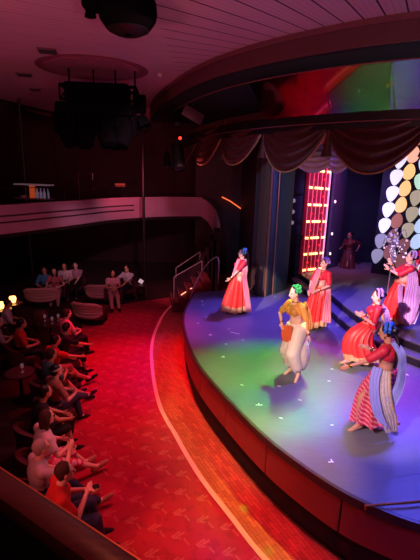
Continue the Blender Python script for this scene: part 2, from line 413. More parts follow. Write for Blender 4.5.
sh = empty('sheer_swag_curtain', (0, 0, 0), 0, 'cream sheer swags hanging behind the burgundy valance', 'curtain')
for (u0, u1) in ((272, 300), (298, 331), (329, 350)):
    a = U(u0, 150, 4.9); b = U(u1, 150, 4.9)
    d = lambda u: (U(u, 150, 4.9)-V((0, 0, CZ))).normalized()
    pa = V((0, 0, CZ))+d(u0)*(11.2/d(u0).y); pb = V((0, 0, CZ))+d(u1)*(11.0/d(u1).y)
    swag((pa.x, pa.y, 0), (pb.x, pb.y, 0), 5.3, 4.6, .1, 5, CRM, sh, fr=False, end=.7)

# ---------------------------------------------------------------- proscenium
TEAL = M('proscenium_teal', (52, 66, 78), .55, var=.15, nscale=2)
COP = M('copper_edge', (176, 120, 92), .35, metal=.4)
pr = empty('proscenium_pillar', (0, 0, 0), 0, 'tall dark teal pillar with copper edges at the left of the stage', 'pillar')
def slab(name, p0, p1, z0, z1, th, mat, parent=None):
    a = V((p0[0], p0[1], 0)); b = V((p1[0], p1[1], 0)); bm = B()
    m = (a+b)/2; box(bm, (m.x, m.y, (z0+z1)/2), ((b-a).length, th, z1-z0), math.atan2(b.y-a.y, b.x-a.x), .008)
    return link(name, bm, mat, parent)
slab('face_panel', (1.38, 12.3), (1.62, 12.1), STG, 6.3, .1, M('pillar_olive', (92, 74, 62), .5), pr)
slab('copper_strip', (1.62, 12.08), (1.67, 12.1), STG, 6.3, .08, COP, pr)
slab('side_panel', (1.68, 12.12), (1.86, 12.4), STG, 6.3, .08, TEAL, pr)
slab('copper_strip', (1.9, 12.4), (1.94, 12.4), STG, 6.3, .07, COP, pr)
slab('inner_panel', (1.96, 12.42), (2.42, 12.95), STG, 6.3, .08, TEAL, pr)
# dark wall running from pillar to left
bm = B(); box(bm, (.55, 19.3, 3.4), (2.6, .15, 6.8)); struct(link('wall_stage_left', bm, M('maroon_panelling', (64, 24, 34), .6, var=.2), smooth=False))
bm = B(); box(bm, (1.35, 16, 3.6), (.12, 6.4, 6.1)); struct(link('wall_stage_return', bm, M('maroon_panelling', (64, 24, 34), .6), smooth=False))
bm = B(); box(bm, (5.3, 16.8, 3.6), (8, .15, 6.1)); struct(link('wall_stage_rear', bm, M('backdrop_black', (24, 20, 40), .8), smooth=False))
# side light tower
tw = empty('side_light_tower', (2.72, 13.9, STG), 0, 'dark wing tower with three dim white side lights between pillar and glowing column', 'light tower')
bm = B(); 
for x in (-.28, .32): box(bm, (x, 0, 2.3), (.05, .05, 4.6))
for z in (.5, 1.3, 2.1, 3.0, 3.9): box(bm, (.02, 0, z), (.6, .04, .04))
link('frame', bm, BLKG, tw)
bm = B(); box(bm, (0, .15, 2.3), (.74, .05, 4.6)); link('back_panel', bm, M('wing_panel', (40, 26, 48), .8), tw)
for z in (2.75, 2.4, 2.05):
    bm = B(); lathe(bm, [(.05, -.1), (.085, 0), (.09, .12), (.07, .13)], (0, 0, 0), 14, ax=(-.3, -1, 0)); h = link('side_light', bm, BLKG, tw); h.location = (-.08, -.08, z)
    bm = B(); lathe(bm, [(.068, .132), (.05, .14), (.01, .145)], (0, 0, 0), 14, ax=(-.3, -1, 0)); link('lens', bm, M('dim_lens', (190, 180, 200), .3, emit=(220, 200, 230), es=.25), h)
for x in (-.12, .2):
    bm = B(); box(bm, (x, -.08, 1.55), (.17, .12, .14), bev=.01); box(bm, (x, -.15, 1.63), (.19, .1, .015)); link('wing_light', bm, BLKG, tw)

# glowing bulb column
L0, L1 = V((3.02, 13.85, 0)), V((3.92, 14.6, 0)); led = empty('glowing_bulb_column', (0, 0, 0), 0, 'tall red lit column with rows of warm bulbs at the wing', 'column')
t = NT('red_glow_panel'); o_ = t.obj(); s_ = t.xyz(o_)
t.l.new(t.mix(t.noise(o_, 3), srgb((120, 14, 30)), srgb((190, 30, 50))), t.b.inputs['Base Color']); t.b.inputs['Emission Color'].default_value = srgb((190, 16, 40)); t.b.inputs['Emission Strength'].default_value = .1
d = (L1-L0).normalized(); nrm = V((d.y, -d.x, 0)); LL = (L1-L0).length
if nrm.y > 0: nrm = -nrm
slab('panel', L0, L1, STG+.02, 6.2, .1, t.m, led)
PNK = M('pink_tube', (255, 120, 140), .4, emit=(255, 80, 90), es=.3, var=0); PN2 = M('pink_tube_bright', (255, 190, 220), .4, emit=(255, 150, 190), es=.9, var=0)
for k in range(6):
    q = L0+d*LL*(.04+.92*k/5)+nrm*.07; bm = B(); tube(bm, [(q.x, q.y, STG+.1), (q.x, q.y, 6.2)], .016 if k < 5 else .028, 6); link('light_tube', bm, PN2 if k == 5 else PNK, led)
BUL = M('warm_bulb', (255, 220, 160), .3, emit=(255, 190, 110), es=4, var=0); RBU = M('red_bulb', (255, 40, 30), .3, emit=(255, 30, 30), es=3, var=0)
bm = B(); ell(bm, (0, 0, 0), (.03, .03, .042), seg=8); b0 = link('bulb', bm, BUL, led)
first = True
for r in range(7):
    z = STG+.42+r*.545
    for k in (.05, .13, .3, .38, .46, .54, .62, .8, .9):
        o = b0 if first else b0.copy()
        if not first: COL.objects.link(o)
        first = False; o.parent = led; q = L0+d*LL*k+nrm*.09; o.location = (q.x, q.y, z-.06*(k-.5))
    for k in (.22, .7):
        bm = B(); ell(bm, (0, 0, 0), (.026, .026, .026), seg=8); o = link('bulb', bm, RBU, led); q = L0+d*LL*k+nrm*.09; o.location = (q.x, q.y, z-.27)
GRY = M('wing_grey', (74, 62, 86), .6)
gp = slab('wing_flat', (4.08, 14.62), (4.66, 15.2), STG, 6.2, .1, GRY); tag(gp, 'plain grey wing flat standing right of the glowing bulb column', 'stage flat')
for z in (1.9, 2.6, 3.7):
    bm = B(); ell(bm, (4.2, 14.6, z), (.03, .03, .05)); tag(link('marker_light', bm, M('marker_glow', (255, 220, 220), .3, emit=(255, 210, 220), es=2, var=0)), 'tiny white marker light on the grey wing flat', 'light', 'marker lights on the grey wing flat')

# petal screen
S0, S1 = V((5.55, 14.2, 0)), V((8.8, 12.6, 0)); d = (S1-S0).normalized(); nrm = V((d.y, -d.x, 0)); 
if nrm.y > 0: nrm = -nrm
scr = empty('petal_light_wall', (0, 0, 0), 0, 'dark wall of glowing petal shaped panels in white, peach, green and brown', 'light wall')
slab('backing', S0, S1, 1.34, 6.2, .1, M('screen_black', (22, 16, 40), .5), scr)
ARCH = M('arch_blue', (150, 160, 255), .4, emit=(130, 130, 255), es=.6, var=0)
pc = {'w': (228, 222, 250), 'p': (250, 176, 150), 'y': (246, 196, 130), 'b': (176, 110, 96), 'n': (140, 84, 90), 'g': (176, 214, 196), 'u': (176, 196, 236), 't': (196, 182, 160), 's': (150, 150, 172)}
PM = {k: M('petal_glow_'+k, c, .4, emit=c, es=1.1 if k in 'wpyug' else .7, var=0) for k, c in pc.items()}
cols = ['sswwwww', 'nnbyyyp', 'nntttgu', 'suuuggw', 'wwuugww', 'wsuuwwu', 'uwwsuuw', 'uuwwsgu', 'wuwgguw', 'sswuugw']
for ci in range(10):
    for ri in range(8):
        s = .3+ci*.36+.055*(ri-3); z = 1.95+ri*.52+(.24 if ci % 2 else 0)-.05*ci
        if s > 3.6: continue
        q = S0+d*s+nrm*.065; bm = B(); pts = []
        for k in range(16):
            a = 2*PI*k/16; rx = .178*(1+.12*math.cos(a)); rz = .255
            x = rx*math.sin(a)*(1-.28*math.cos(a)*(1 if ci % 2 else -1)); zz = rz*math.cos(a)
            pts.append(bm.verts.new(q+d*(x+.05*zz*2)+V((0, 0, z+zz))))
        f = bm.faces.new(pts); r = bmesh.ops.extrude_face_region(bm, geom=[f]); bmesh.ops.translate(bm, vec=nrm*.02, verts=[v for v in r['geom'] if isinstance(v, bmesh.types.BMVert)])
        link('petal_panel', bm, PM[cols[ci][min(ri, 6)]], scr, smooth=False)
# ---------------------------------------------------------------- opposite balcony
BAL = M('balcony_mauve', (196, 140, 160), .5, var=.1, nscale=1.5)
bt = [(-9.2, 8.6, 0), (-7.2, 10.1, 0), (-5.9, 11.85, 0), (-5.15, 13.3, 0), (-4.5, 14.6, 0), (-3.9, 15.9, 0), (-3.0, 17.0, 0), (-1.75, 17.9, 0), (-.45, 18.3, 0)]
bc = crom(bt, 8)
bal = bc[:]
bm = B(); wallstrip(bm, bc, 2.72, 3.5, .12); struct(link('wall_balcony_front', bm, BAL))
bm = B(); wallstrip(bm, offset(bc, 0), 3.47, 3.53, .2); struct(link('trim_balcony_rail', bm, M('balcony_cap', (206, 140, 164), .4)))
GR = M('balcony_groove', (70, 30, 44), .6)
nb = [i for i, p in enumerate(bc) if p.y < 17.1][-1]
for z in (3.02, 3.2):
    for sg in (1, -1):
        bm = B(); wallstrip(bm, offset(bc[:nb], .065*sg), z, z+.045, .02)
        if sg == 1: struct(link('trim_balcony_groove', bm, GR))
        else: bm.free()
bm = B(); prism(bm, [(p.x, p.y) for p in bc]+[(-.45, 21.3), (-9.4, 21.3), (-9.4, 8.6)], 2.6, 2.72); struct(link('floor_balcony', bm, M('balcony_slab', (36, 14, 20), .8), smooth=False))
# end of the balcony front turning down as a stair wall
bm = B(); sl = crom([(-.45, 18.3, 0), (-.1, 18.1, 0), (.15, 17.7, 0), (.3, 17.2, 0)], 6)
wallstrip(bm, sl, lambda s: 2.72-1.05*s**1.3, lambda s: 3.5-1.0*s**1.5, .12); struct(link('wall_balcony_end', bm, BAL))
# slender column
for i, (x, y) in enumerate([(-2.5, 15.6), (-6.6, 15.2)]):
    bm = B(); lathe(bm, [(.05, 0), (.05, 6.8)], (x, y, 0), 16); tag(link('round_column', bm, M('column_dark', (30, 12, 18), .5)), ['slender dark round column in front of the balcony beside the pale table', 'dark round column at far left behind the sofas'][i], 'column')
# back wall features
WARM = M('exit_glow', (255, 110, 80), .4, emit=(255, 70, 50), es=1.0, var=0)
sg = empty('glowing_sign', (-3.9, 18.2, 3.95), 0, 'small dim orange sign glowing on the dark balcony', 'sign')
bm = B(); box(bm, (0, 0, 0), (.5, .06, .22), bev=.02); link('housing', bm, BLKG, sg); bm = B(); box(bm, (0, -.04, 0), (.42, .02, .13), bev=.01); link('face', bm, M('sign_face', (160, 60, 50), .5, emit=(200, 60, 45), es=.35), sg)
for i, x in enumerate((-7.5, -6.2, -5.3)):
    pass
# drinks stand on the balcony
ds = empty('drinks_stand', (-5.9, 14.2, 2.72), -.3, 'glass topped drinks stand on the balcony behind the mauve front', 'table')
GLS = M('pale_glass', (200, 190, 210), .15, var=0, alpha=.6)
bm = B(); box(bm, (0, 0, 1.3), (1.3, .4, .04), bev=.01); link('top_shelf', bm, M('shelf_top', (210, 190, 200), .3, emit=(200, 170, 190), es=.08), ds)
bm = B(); box(bm, (0, 0, .85), (1.3, .4, .04)); link('lower_shelf', bm, M('shelf_low', (120, 80, 90), .4), ds)
for x in (-.62, -.15, .62):
    for y in (-.17, .17): bm = B(); box(bm, (x, y, .65), (.035, .035, 1.3)); link('leg', bm, BLKG, ds)
rx = lambda x, y, z: tuple(Matrix.Translation(ds.location) @ Matrix.Rotation(-.3, 4, 'Z') @ V((x, y, z)))
def bottle(loc, h, r, mat, label, cat='bottle', group=None, name='bottle'):
    bm = B(); lathe(bm, [(r*.9, 0), (r, .01), (r, h*.55), (r*.4, h*.75), (r*.35, h*.95), (r*.42, h)], (0, 0, 0), 12); o = link(name, bm, mat); o.location = loc
    bm = B(); lathe(bm, [(r*.44, h), (r*.44, h+.03), (0, h+.03)], (0, 0, 0), 10); link('cap', bm, BLKG, o); return tag(o, label, cat, group)
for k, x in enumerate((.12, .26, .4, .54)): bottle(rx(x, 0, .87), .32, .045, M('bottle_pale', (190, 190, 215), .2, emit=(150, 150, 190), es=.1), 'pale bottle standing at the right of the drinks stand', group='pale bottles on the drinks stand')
for k, x in enumerate((-.05, -.0, .05)):
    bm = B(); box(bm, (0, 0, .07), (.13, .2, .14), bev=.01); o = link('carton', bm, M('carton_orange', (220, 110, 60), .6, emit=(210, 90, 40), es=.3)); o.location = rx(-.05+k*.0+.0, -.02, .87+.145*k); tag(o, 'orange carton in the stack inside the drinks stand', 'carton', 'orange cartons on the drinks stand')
bm = B(); lathe(bm, [(.1, 0), (.14, .06), (.13, .06), (.09, .01)], (0, 0, 0), 16); o = link('bowl', bm, M('bowl_pale', (190, 160, 175), .4)); o.location = rx(-.4, 0, .87); tag(o, 'pale round bowl at the left of the drinks stand', 'bowl')
# balcony microphone stand and rails, tables
RLM = M('dull_steel', (120, 100, 116), .3, metal=.8)
rl = empty('balcony_guard_rail', (0, 0, 0), 0, 'thin steel guard rail above the mauve balcony front', 'rail')
hc = offset(bc, 0)[4:nb]
bm = B(); tube(bm, [V((p.x, p.y, 3.98)) for p in hc], .012, 6); link('bar', bm, M('rail_dim', (70, 50, 60), .3, metal=.8), rl)
for i in range(0, len(hc), 8): bm = B(); tube(bm, [(hc[i].x, hc[i].y, 3.5), (hc[i].x, hc[i].y, 3.98)], .01, 6); link('post', bm, M('rail_dim', (70, 50, 60), .3, metal=.8), rl)
ms = empty('microphone_stand', (-4.75, 15.3, 2.72), 0, 'thin microphone stand with a side boom on the balcony', 'microphone stand')
bm = B(); tube(bm, [(0, 0, 0), (0, 0, 1.75)], .014, 6); link('pole', bm, RLM, ms)
bm = B(); tube(bm, [(-.7, 0, 1.5), (0, 0, 1.6), (.5, 0, 1.7)], .012, 6); link('boom', bm, RLM, ms)
bm = B(); lathe(bm, [(.16, 0), (.16, .02), (.02, .04)], (0, 0, 0), 16); link('base', bm, BLKG, ms)
bm = B(); tube(bm, [(.5, 0, 1.7), (.5, 0, 1.45)], [.03, .02], 8); link('microphone', bm, RLM, ms)

# ---------------------------------------------------------------- ceiling objects
def ray_at(u, v, Y):
    a = U(u, v, CZ-1 if v > 180 else CZ+1); d = a-V((0, 0, CZ)); return V((0, 0, CZ))+d*(Y/d.y)
sp = empty('hanging_speaker', (*ray_at(128, 20, 6.3).xy, CEIL), 0, 'big black rounded speaker hanging from the ceiling at the top of the picture', 'speaker')
bm = B(); lathe(bm, [(.34, -.02), (.38, -.1), (.39, -.22), (.37, -.31), (.3, -.4), (.18, -.46), (.05, -.48)], (0, 0, 0), 32); link('body', bm, RIGB, sp)
bm = B(); lathe(bm, [(.18, 0), (.18, -.04)], (0, 0, 0), 20); link('ceiling_plate', bm, RIGB, sp)
bm = B(); box(bm, (-.46, -.05, -.12), (.22, .3, .2), bev=.04); lathe(bm, [(.06, -.2), (.08, -.28), (.01, -.3)], (-.5, 0, 0), 12); link('side_bracket', bm, RIGB, sp)
bm = B(); lathe(bm, [(.27, -.41), (.28, -.43), (.17, -.48)], (0, 0, 0), 28); link('rim', bm, M('rim_grey', (16, 12, 15), .4), sp)
# lighting rig
rigp = ray_at(101, 105, 10.6); rig = empty('lighting_rig', (rigp.x, rigp.y, CEIL), .1, 'black rig of stage lights hanging from the round ceiling recess', 'lighting rig')
bm = B()
for y in (-.35, .35): tube(bm, [(-.85, y, -.42), (.85, y, -.42)], .035, 8); tube(bm, [(-.85, y, -.72), (.85, y, -.72)], .035, 8)
for k in range(8):
    x = -.85+1.7*k/7
    tube(bm, [(x, -.35, -.42), (x, -.35, -.72)], .02, 6); tube(bm, [(x, .35, -.42), (x, .35, -.72)], .02, 6); tube(bm, [(x, -.35, -.42), (x, .35, -.42)], .02, 6)
    if k < 7: tube(bm, [(x, -.35, -.72), (x+.24, -.35, -.42)], .018, 6)
link('truss', bm, RIGB, rig)
for x in (-.7, -.15, .35, .8): bm = B(); tube(bm, [(x, 0, 0), (x, 0, -.45)], .02, 6); link('hanger', bm, RIGB, rig)
for k, (x, y, tilt) in enumerate([(-.75, -.2, .3), (-.3, -.35, -.1), (.15, -.3, .15), (.55, -.2, -.2), (-.5, .3, .2), (.3, .3, .1)]):
    bm = B(); box(bm, (0, 0, -.1), (.4, .34, .2), bev=.03); box(bm, (-.2, 0, -.35), (.06, .16, .4), bev=.02); box(bm, (.2, 0, -.35), (.06, .16, .4), bev=.02)
    h = link('moving_head_base', bm, RIGB, rig); h.location = (x, y, -.78); h.scale = (1.25, 1.25, 1.25); h.rotation_euler[2] = tilt
    bm = B(); lathe(bm, [(.1, -.24), (.16, -.2), (.17, .05), (.15, .26), (.13, .27)], (0, 0, 0), 16, ax=(tilt, -.5, -1)); hd = link('lamp_head', bm, RIGB, h); hd.location = (0, 0, -.5)
bm = B(); box(bm, (0, 0, .12), (1.45, .6, 1.0), bev=.05); o = link('dimmer_box', bm, RIGB, rig); o.location = (-.05, 0, -.95)
bm = B(); lathe(bm, [(.14, 0), (.2, .28), (.19, .28), (.13, .02)], (0, 0, 0), 4, ax=(.5, -.3, -1)); o = link('barn_door_lamp', bm, RIGB, rig); o.location = (.9, 0, -1.0)
bm = B(); box(bm, (.9, 0, -.72), (.3, .25, .4), bev=.03); link('lamp_yoke', bm, RIGB, rig)
bm = B(); lathe(bm, [(.1, 0), (.14, .3), (.1, .32)], (0, 0, 0), 14, ax=(-.3, -.2, -1)); o = link('side_lamp', bm, RIGB, rig); o.location = (-.85, 0, -.8)
# flush rim and disc; the recess shade is put into their colours
rc = empty('ceiling_recess', (rigp.x-.15, rigp.y, CEIL), 0, 'round dark recess in the ceiling above the lighting rig', 'ceiling recess')
bm = B(); lathe(bm, [(1.05, -.001), (1.2, -.02), (1.26, -.001)], (0, 0, 0), 48); link('rim', bm, M('recess_rim_shade', (150, 70, 84), .5), rc)
bm = B(); prism(bm, [(1.06*math.cos(2*PI*k/48), 1.06*math.sin(2*PI*k/48)) for k in range(48)], -.012, -.002); link('well', bm, M('recess_dark', (170, 100, 116), .7, var=.3), rc)
for i, (u, v, s) in enumerate([(47, 50, .34), (24, 74, .34), (35, 89, .3)]):
    p = U(u, v, CEIL); r = empty('ceiling_vent', p, .25, ['square dark ceiling vent nearest the hanging speaker', 'square dark ceiling vent at the far left of the ceiling', 'smaller dark ceiling vent nearest the rear edge of the ceiling'][i], 'vent')
    bm = B(); box(bm, (0, 0, -.015), (s, s, .03), bev=.005); link('frame', bm, M('vent_frame', (100, 50, 62), .5), r)
    for k in range(5): bm = B(); box(bm, (0, -s*.36+s*.18*k, -.035), (s*.86, s*.1, .015), rot=Matrix.Rotation(.5, 3, 'X')); link('slat', bm, BLKG, r)
for i, (u, v) in enumerate([(58, 101), (160, 74)]):
    bm = B(); lathe(bm, [(.07, 0), (.07, -.03), (.04, -.07), (.0, -.08)], (0, 0, 0), 16); o = link('smoke_detector', bm, M('detector_pale', (200, 150, 165), .5)); o.location = U(u, v, CEIL); tag(o, ['small round smoke detector left of the lighting rig', 'small round smoke detector right of the lighting rig'][i], 'detector')
# spots under the left end of the bulkhead
def spotlight(loc, aim, s, label, glow=None, name='stage_spotlight'):
    r = empty(name, loc, 0, label, 'spotlight'); ax = V(aim)
    bm = B(); lathe(bm, [(.06*s, -.3*s), (.13*s, -.26*s), (.14*s, .1*s), (.16*s, .3*s), (.145*s, .3*s)], (0, 0, 0), 18, ax=ax); link('body', bm, BLKG, r)
    bm = B(); x = frame(ax)[0]; tube(bm, [x*.17*s, x*.17*s+V((0, 0, .3*s)), -x*.17*s+V((0, 0, .3*s)), -x*.17*s], .015*s, 6); tube(bm, [(0, 0, .3*s), (0, 0, .5*s)], .02*s, 6); link('yoke', bm, BLKG, r)
    bm = B(); lathe(bm, [(.135*s, .29*s), (.05*s, .325*s), (0, .33*s)], (0, 0, 0), 18, ax=ax); link('lens', bm, glow or M('lens_off', (60, 50, 60), .1), r)
    return r
spotlight(ray_at(176, 117, 13.2), (.2, -.6, -1), .9, 'small spotlight glinting under the left end of the bulkhead')
spotlight(ray_at(180, 137, 12.6), (.1, -1, -.35), .4, 'red glowing spotlight left of the curtain swags', M('red_lens', (255, 40, 30), .3, emit=(255, 50, 40), es=3, var=0))
spotlight(ray_at(178, 156, 12.8), (.1, -.4, -1), 1.35, 'large black spotlight hanging below the left end of the swags')
spotlight(ray_at(167, 160, 15), (.1, -.4, -1), .8, 'small black spotlight left of the large black one')
# grey lit box under the soffit
o = empty('soffit_panel', ray_at(193, 115, 12.6), .3, 'dim mauve oblong panel under the bulkhead left of the mirrors', 'panel'); bm = B(); box(bm, (0, 0, 0), (.62, .05, .3), bev=.015, rot=Matrix.Rotation(.45, 3, 'Y')); link('face', bm, M('soffit_mauve', (84, 40, 56), .5), o)
bm = B(); tube(bm, [(0, 0, 0), (0, 0, .9)], .02, 6); link('hanger', bm, BLKG, o)
# more lamps in the dark behind the mirrors
# orange handrail light line on the stairs behind
OR = M('orange_line', (255, 120, 60), .4, emit=(255, 110, 60), es=1.4, var=0)
bm = B(); tube(bm, [ray_at(222, 197, 19.1), ray_at(230, 201, 19.1), ray_at(240, 208, 19.1), ray_at(250, 218, 19.1)], .025, 6); tag(link('lit_handrail', bm, OR), 'glowing orange sloping handrail on the wall left of the pillar', 'handrail')

# ---------------------------------------------------------------- stage-left stairs and handrails
CHR = M('chrome', (226, 200, 214), .35, metal=.5, var=.02)
stc = M('stair_carpet', (120, 24, 38), .9, var=.2)
st = empty('stage_steps', (-1.0, 13.6, 0), .15, 'short flight of dark red steps up to the left end of the stage', 'steps')
for k in range(5):
    bm = B(); box(bm, (.25*k-.1, .6, .1*(k+1)), (.3, 1.7, .2*(k+1)), bev=.01); link('step', bm, stc, st)
    bm = B(); box(bm, (.25*k-.24, .6, .2*(k+1)+.006), (.03, 1.7, .012)); link('nosing', bm, M('step_nosing', (170, 90, 100), .5), st)
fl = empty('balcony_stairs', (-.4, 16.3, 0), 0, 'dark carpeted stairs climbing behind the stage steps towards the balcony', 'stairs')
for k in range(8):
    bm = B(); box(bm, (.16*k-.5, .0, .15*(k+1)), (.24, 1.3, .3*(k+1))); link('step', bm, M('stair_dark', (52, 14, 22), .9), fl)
def handrail(name, pts, posts, label, glass=None):
    r = empty(name, (0, 0, 0), 0, label, 'handrail')
    bm = B(); tube(bm, crom(pts, 6), .022, 8); link('rail', bm, CHR, r)
    for a, b in posts: bm = B(); tube(bm, [a, b], .02, 8); link('post', bm, CHR, r)
    if glass:
        bm = B(); f = bm.faces.new([bm.verts.new(p) for p in glass]); bmesh.ops.solidify(bm, geom=[f], thickness=.012); link('glass_panel', bm, M('smoked_glass', (120, 90, 110), .1, var=0, alpha=.25), r)
    return r
def R(u, v, Y): return ray_at(u, v, Y)
a, b = R(174, 277, 14.4), R(202, 261, 15.4)
handrail('glass_stair_rail', [a, a.lerp(b, .5), b], [(a, V((a.x, a.y, .2))), (b, V((b.x, b.y, 1.0)))], 'straight chrome handrail with a glass panel beside the dark stairs', [a, b, V((b.x, b.y, b.z-.75)), V((a.x, a.y, a.z-.75))])
a2, b2 = R(176, 268, 15.6), R(200, 252, 16.4)
handrail('rear_stair_rail', [a2, a2.lerp(b2, .5), b2], [(a2, V((a2.x, a2.y, .6))), (b2, V((b2.x, b2.y, 1.2)))], 'rear chrome handrail on the far side of the dark stairs')
c1 = [R(190, 299, 12.6), R(194, 287, 12.6), R(201, 273, 12.8), R(209, 262, 13.1), R(217, 257, 13.4), R(219, 262, 13.4)]
handrail('curved_stage_rail', c1, [(c1[-1], V((c1[-1].x, c1[-1].y, 1.0)))], 'curved chrome handrail rising beside the left end of the stage')
bm = B(); tube(bm, [R(181, 295, 14), R(192, 288, 14.2)], .018, 6); tag(link('step_light', bm, M('warm_line', (255, 190, 150), .4, emit=(255, 170, 130), es=1.6, var=0)), 'short warm light line low beside the chrome stair rail', 'light strip')

# ---------------------------------------------------------------- near balcony rail
WD = NT('varnished_rail_wood'); o_ = WD.obj(); WD.l.new(WD.mix(WD.noise(WD.rot(o_, .55, (2, 30, 1)), 3), srgb((120, 56, 44)), srgb((72, 30, 26))), WD.b.inputs['Base Color']); WD.b.inputs['Roughness'].default_value = .35; WD = WD.m
ra = U(0, 464, 3.75); rb = U(143, 557, 3.75); dr = (rb-ra).normalized(); nr = V((-dr.y, dr.x, 0))
if nr.y < 0: nr = -nr
near = empty('balcony_parapet', (0, 0, 0), 0, 'dark wooden balcony parapet in the near bottom left corner', 'parapet')
A, Bq = ra-dr*1.6, rb+dr*.9
def plank(name, off0, off1, z0, z1, mat, bev=.012):
    bm = B(); m = (A+Bq)/2-nr*((off0+off1)/2); box(bm, (m.x, m.y, (z0+z1)/2), ((Bq-A).length, abs(off1-off0), z1-z0), math.atan2(dr.y, dr.x), bev); return link(name, bm, mat, near)
plank('handrail', 0, .075, 3.69, 3.75, WD, .02)
plank('edge_highlight', -.004, .002, 3.728, 3.736, M('rail_edge_highlight', (210, 100, 70), .3, metal=.5, emit=(255, 110, 70), es=.03), .0005)  # thin glowing strip painting the orange highlight on the rail edge
plank('panel', .02, .05, 3.3, 3.7, M('parapet_panel', (34, 12, 14), .6), .004)
o1 = (ra-U(0, 512, 3.45)).dot(nr); plank('lower_rail', o1, o1+.06, 3.4, 3.45, WD, .015)
plank('skirting', .02, .09, 2.72, 3.3, M('parapet_panel', (34, 12, 14), .6), .004)
for k in (.28, .66, .95):
    p = A.lerp(Bq, k)-nr*.1; bm = B(); box(bm, (p.x, p.y, 3.2), (.05, .05, .95), math.atan2(dr.y, dr.x), .006); link('post', bm, WD, near)
q = nr*-.03
bm = B(); prism(bm, [(A+q)[:2], (Bq+q)[:2], (Bq-nr*1.7)[:2], (A-nr*1.7)[:2]], 2.6, 2.72); struct(link('floor_near_balcony', bm, M('near_balcony_floor', (22, 8, 10), .9), smooth=False))

# ---------------------------------------------------------------- furniture
UPH = M('upholstery_plum', (86, 30, 42), .8, var=.2); PALE = M('pale_channelled_fabric', (196, 140, 146), .75, var=.05)
def banquette(loc, rz, w, label):
    "curved sofa seen from behind with a channelled pale back"
    r = empty('curved_sofa', loc, rz, label, 'sofa', 'pale striped sofas in the dark seating area')
    bm = B()
    def f(s, t_):
        a = (s-.5)*1.5; R_ = w/1.5; x = R_*math.sin(a)*1.0; y = -R_*math.cos(a)+R_
        ch = .018*abs(math.sin(PI*5*t_))
        return V((x*(1+ch), y-ch+.04*math.sin(t_*PI)-.1*t_, .47+(t_-.5)*.46*max(.3, (1.001-abs(2*s-1)**5))**.5))
    grid(bm, f, 28, 30, .09); link('backrest', bm, PALE, r)
    bm = B()
    pts = [((w/1.5)*math.sin((s/20-.5)*1.5)*.98, -(w/1.5)*math.cos((s/20-.5)*1.5)+w/1.5) for s in range(21)]
    prism(bm, pts+[(pts[-1][0]*.8, pts[-1][1]+.62), (pts[0][0]*.8, pts[0][1]+.62)], .2, .44); link('seat', bm, UPH, r)
    bm = B(); prism(bm, [(x*.9, y+.06) for x, y in pts]+[(pts[-1][0]*.74, pts[-1][1]+.52), (pts[0][0]*.74, pts[0][1]+.52)], 0, .2); link('base', bm, BLK, r)
    bm = B(); tube(bm, [(x*1.0, y-.06, .47+.23*max(.3, (1.001-abs(2*k/20-1)**5))**.5) for k, (x, y) in enumerate(pts)], .04, 8); link('top_roll', bm, PALE, r)
    return r
def at_px(u, v, z=0): return U(u, v, z)
banquette((*at_px(41, 309).xy, 0), .15, 1.2, 'pale striped curved sofa at the left with a dark round pillow on its back')
banquette((*at_px(100, 305).xy, 0), .1, 1.1, 'pale striped curved sofa beside the embracing couple')
banquette((*at_px(85, 326).xy, 0), -.25, 1.1, 'pale sofa back at the far end of the carpet edge row')
def chair(loc, rz, label):
    r = empty('tub_chair', loc, rz, label, 'chair', 'dark plum tub chairs along the carpet')
    bm = B(); box(bm, (0, .03, .36), (.5, .52, .14), bev=.04); link('seat', bm, UPH, r)
    bm = B()
    def f(s, t_):
        a = (s-.5)*PI*1.15; return V((.31*math.sin(a), -.3*math.cos(a)+.02-.05*t_, .2+t_*(.52-.2*abs(2*s-1)**2)))
    grid(bm, f, 20, 4, .07); link('backrest', bm, UPH, r)
    bm = B(); box(bm, (0, 0, .24), (.52, .5, .12), bev=.02); link('seat_frame', bm, BLKG, r)
    for x in (-.2, .2):
        for y in (-.18, .2): bm = B(); tube(bm, [(x, y, .2), (x*1.1, y*1.1, 0)], [.022, .015], 8); link('leg', bm, BLKG, r)
    return r
def cocktail(loc, label, r_=.28, h=.62):
    t_ = empty('cocktail_table', loc, 0, label, 'table')
    bm = B(); lathe(bm, [(r_, h-.03), (r_, h), (0.01, h)], (0, 0, 0), 28); link('table_top', bm, M('table_top', (96, 50, 56), .3), t_)
    bm = B(); lathe(bm, [(.03, .02), (.03, h-.03)], (0, 0, 0), 12); link('pole', bm, BLKG, t_)
    bm = B(); lathe(bm, [(.2, 0), (.2, .02), (.03, .04)], (0, 0, 0), 24); link('base', bm, BLKG, t_)
    return t_
def candle(loc, label):
    c_ = empty('candle_lamp', loc, 0, label, 'lamp')
    bm = B(); lathe(bm, [(.05, 0), (.075, .03), (.1, .14), (.085, .2)], (0, 0, 0), 16); link('glass_shade', bm, M('amber_shade', (255, 200, 120), .4, emit=(255, 180, 90), es=5, var=.25, nscale=14), c_)
    bm = B(); lathe(bm, [(.06, -.0), (.06, .015), (.02, .02)], (0, 0, 0), 16); link('base', bm, BLKG, c_)
p = U(2, 331, 0)
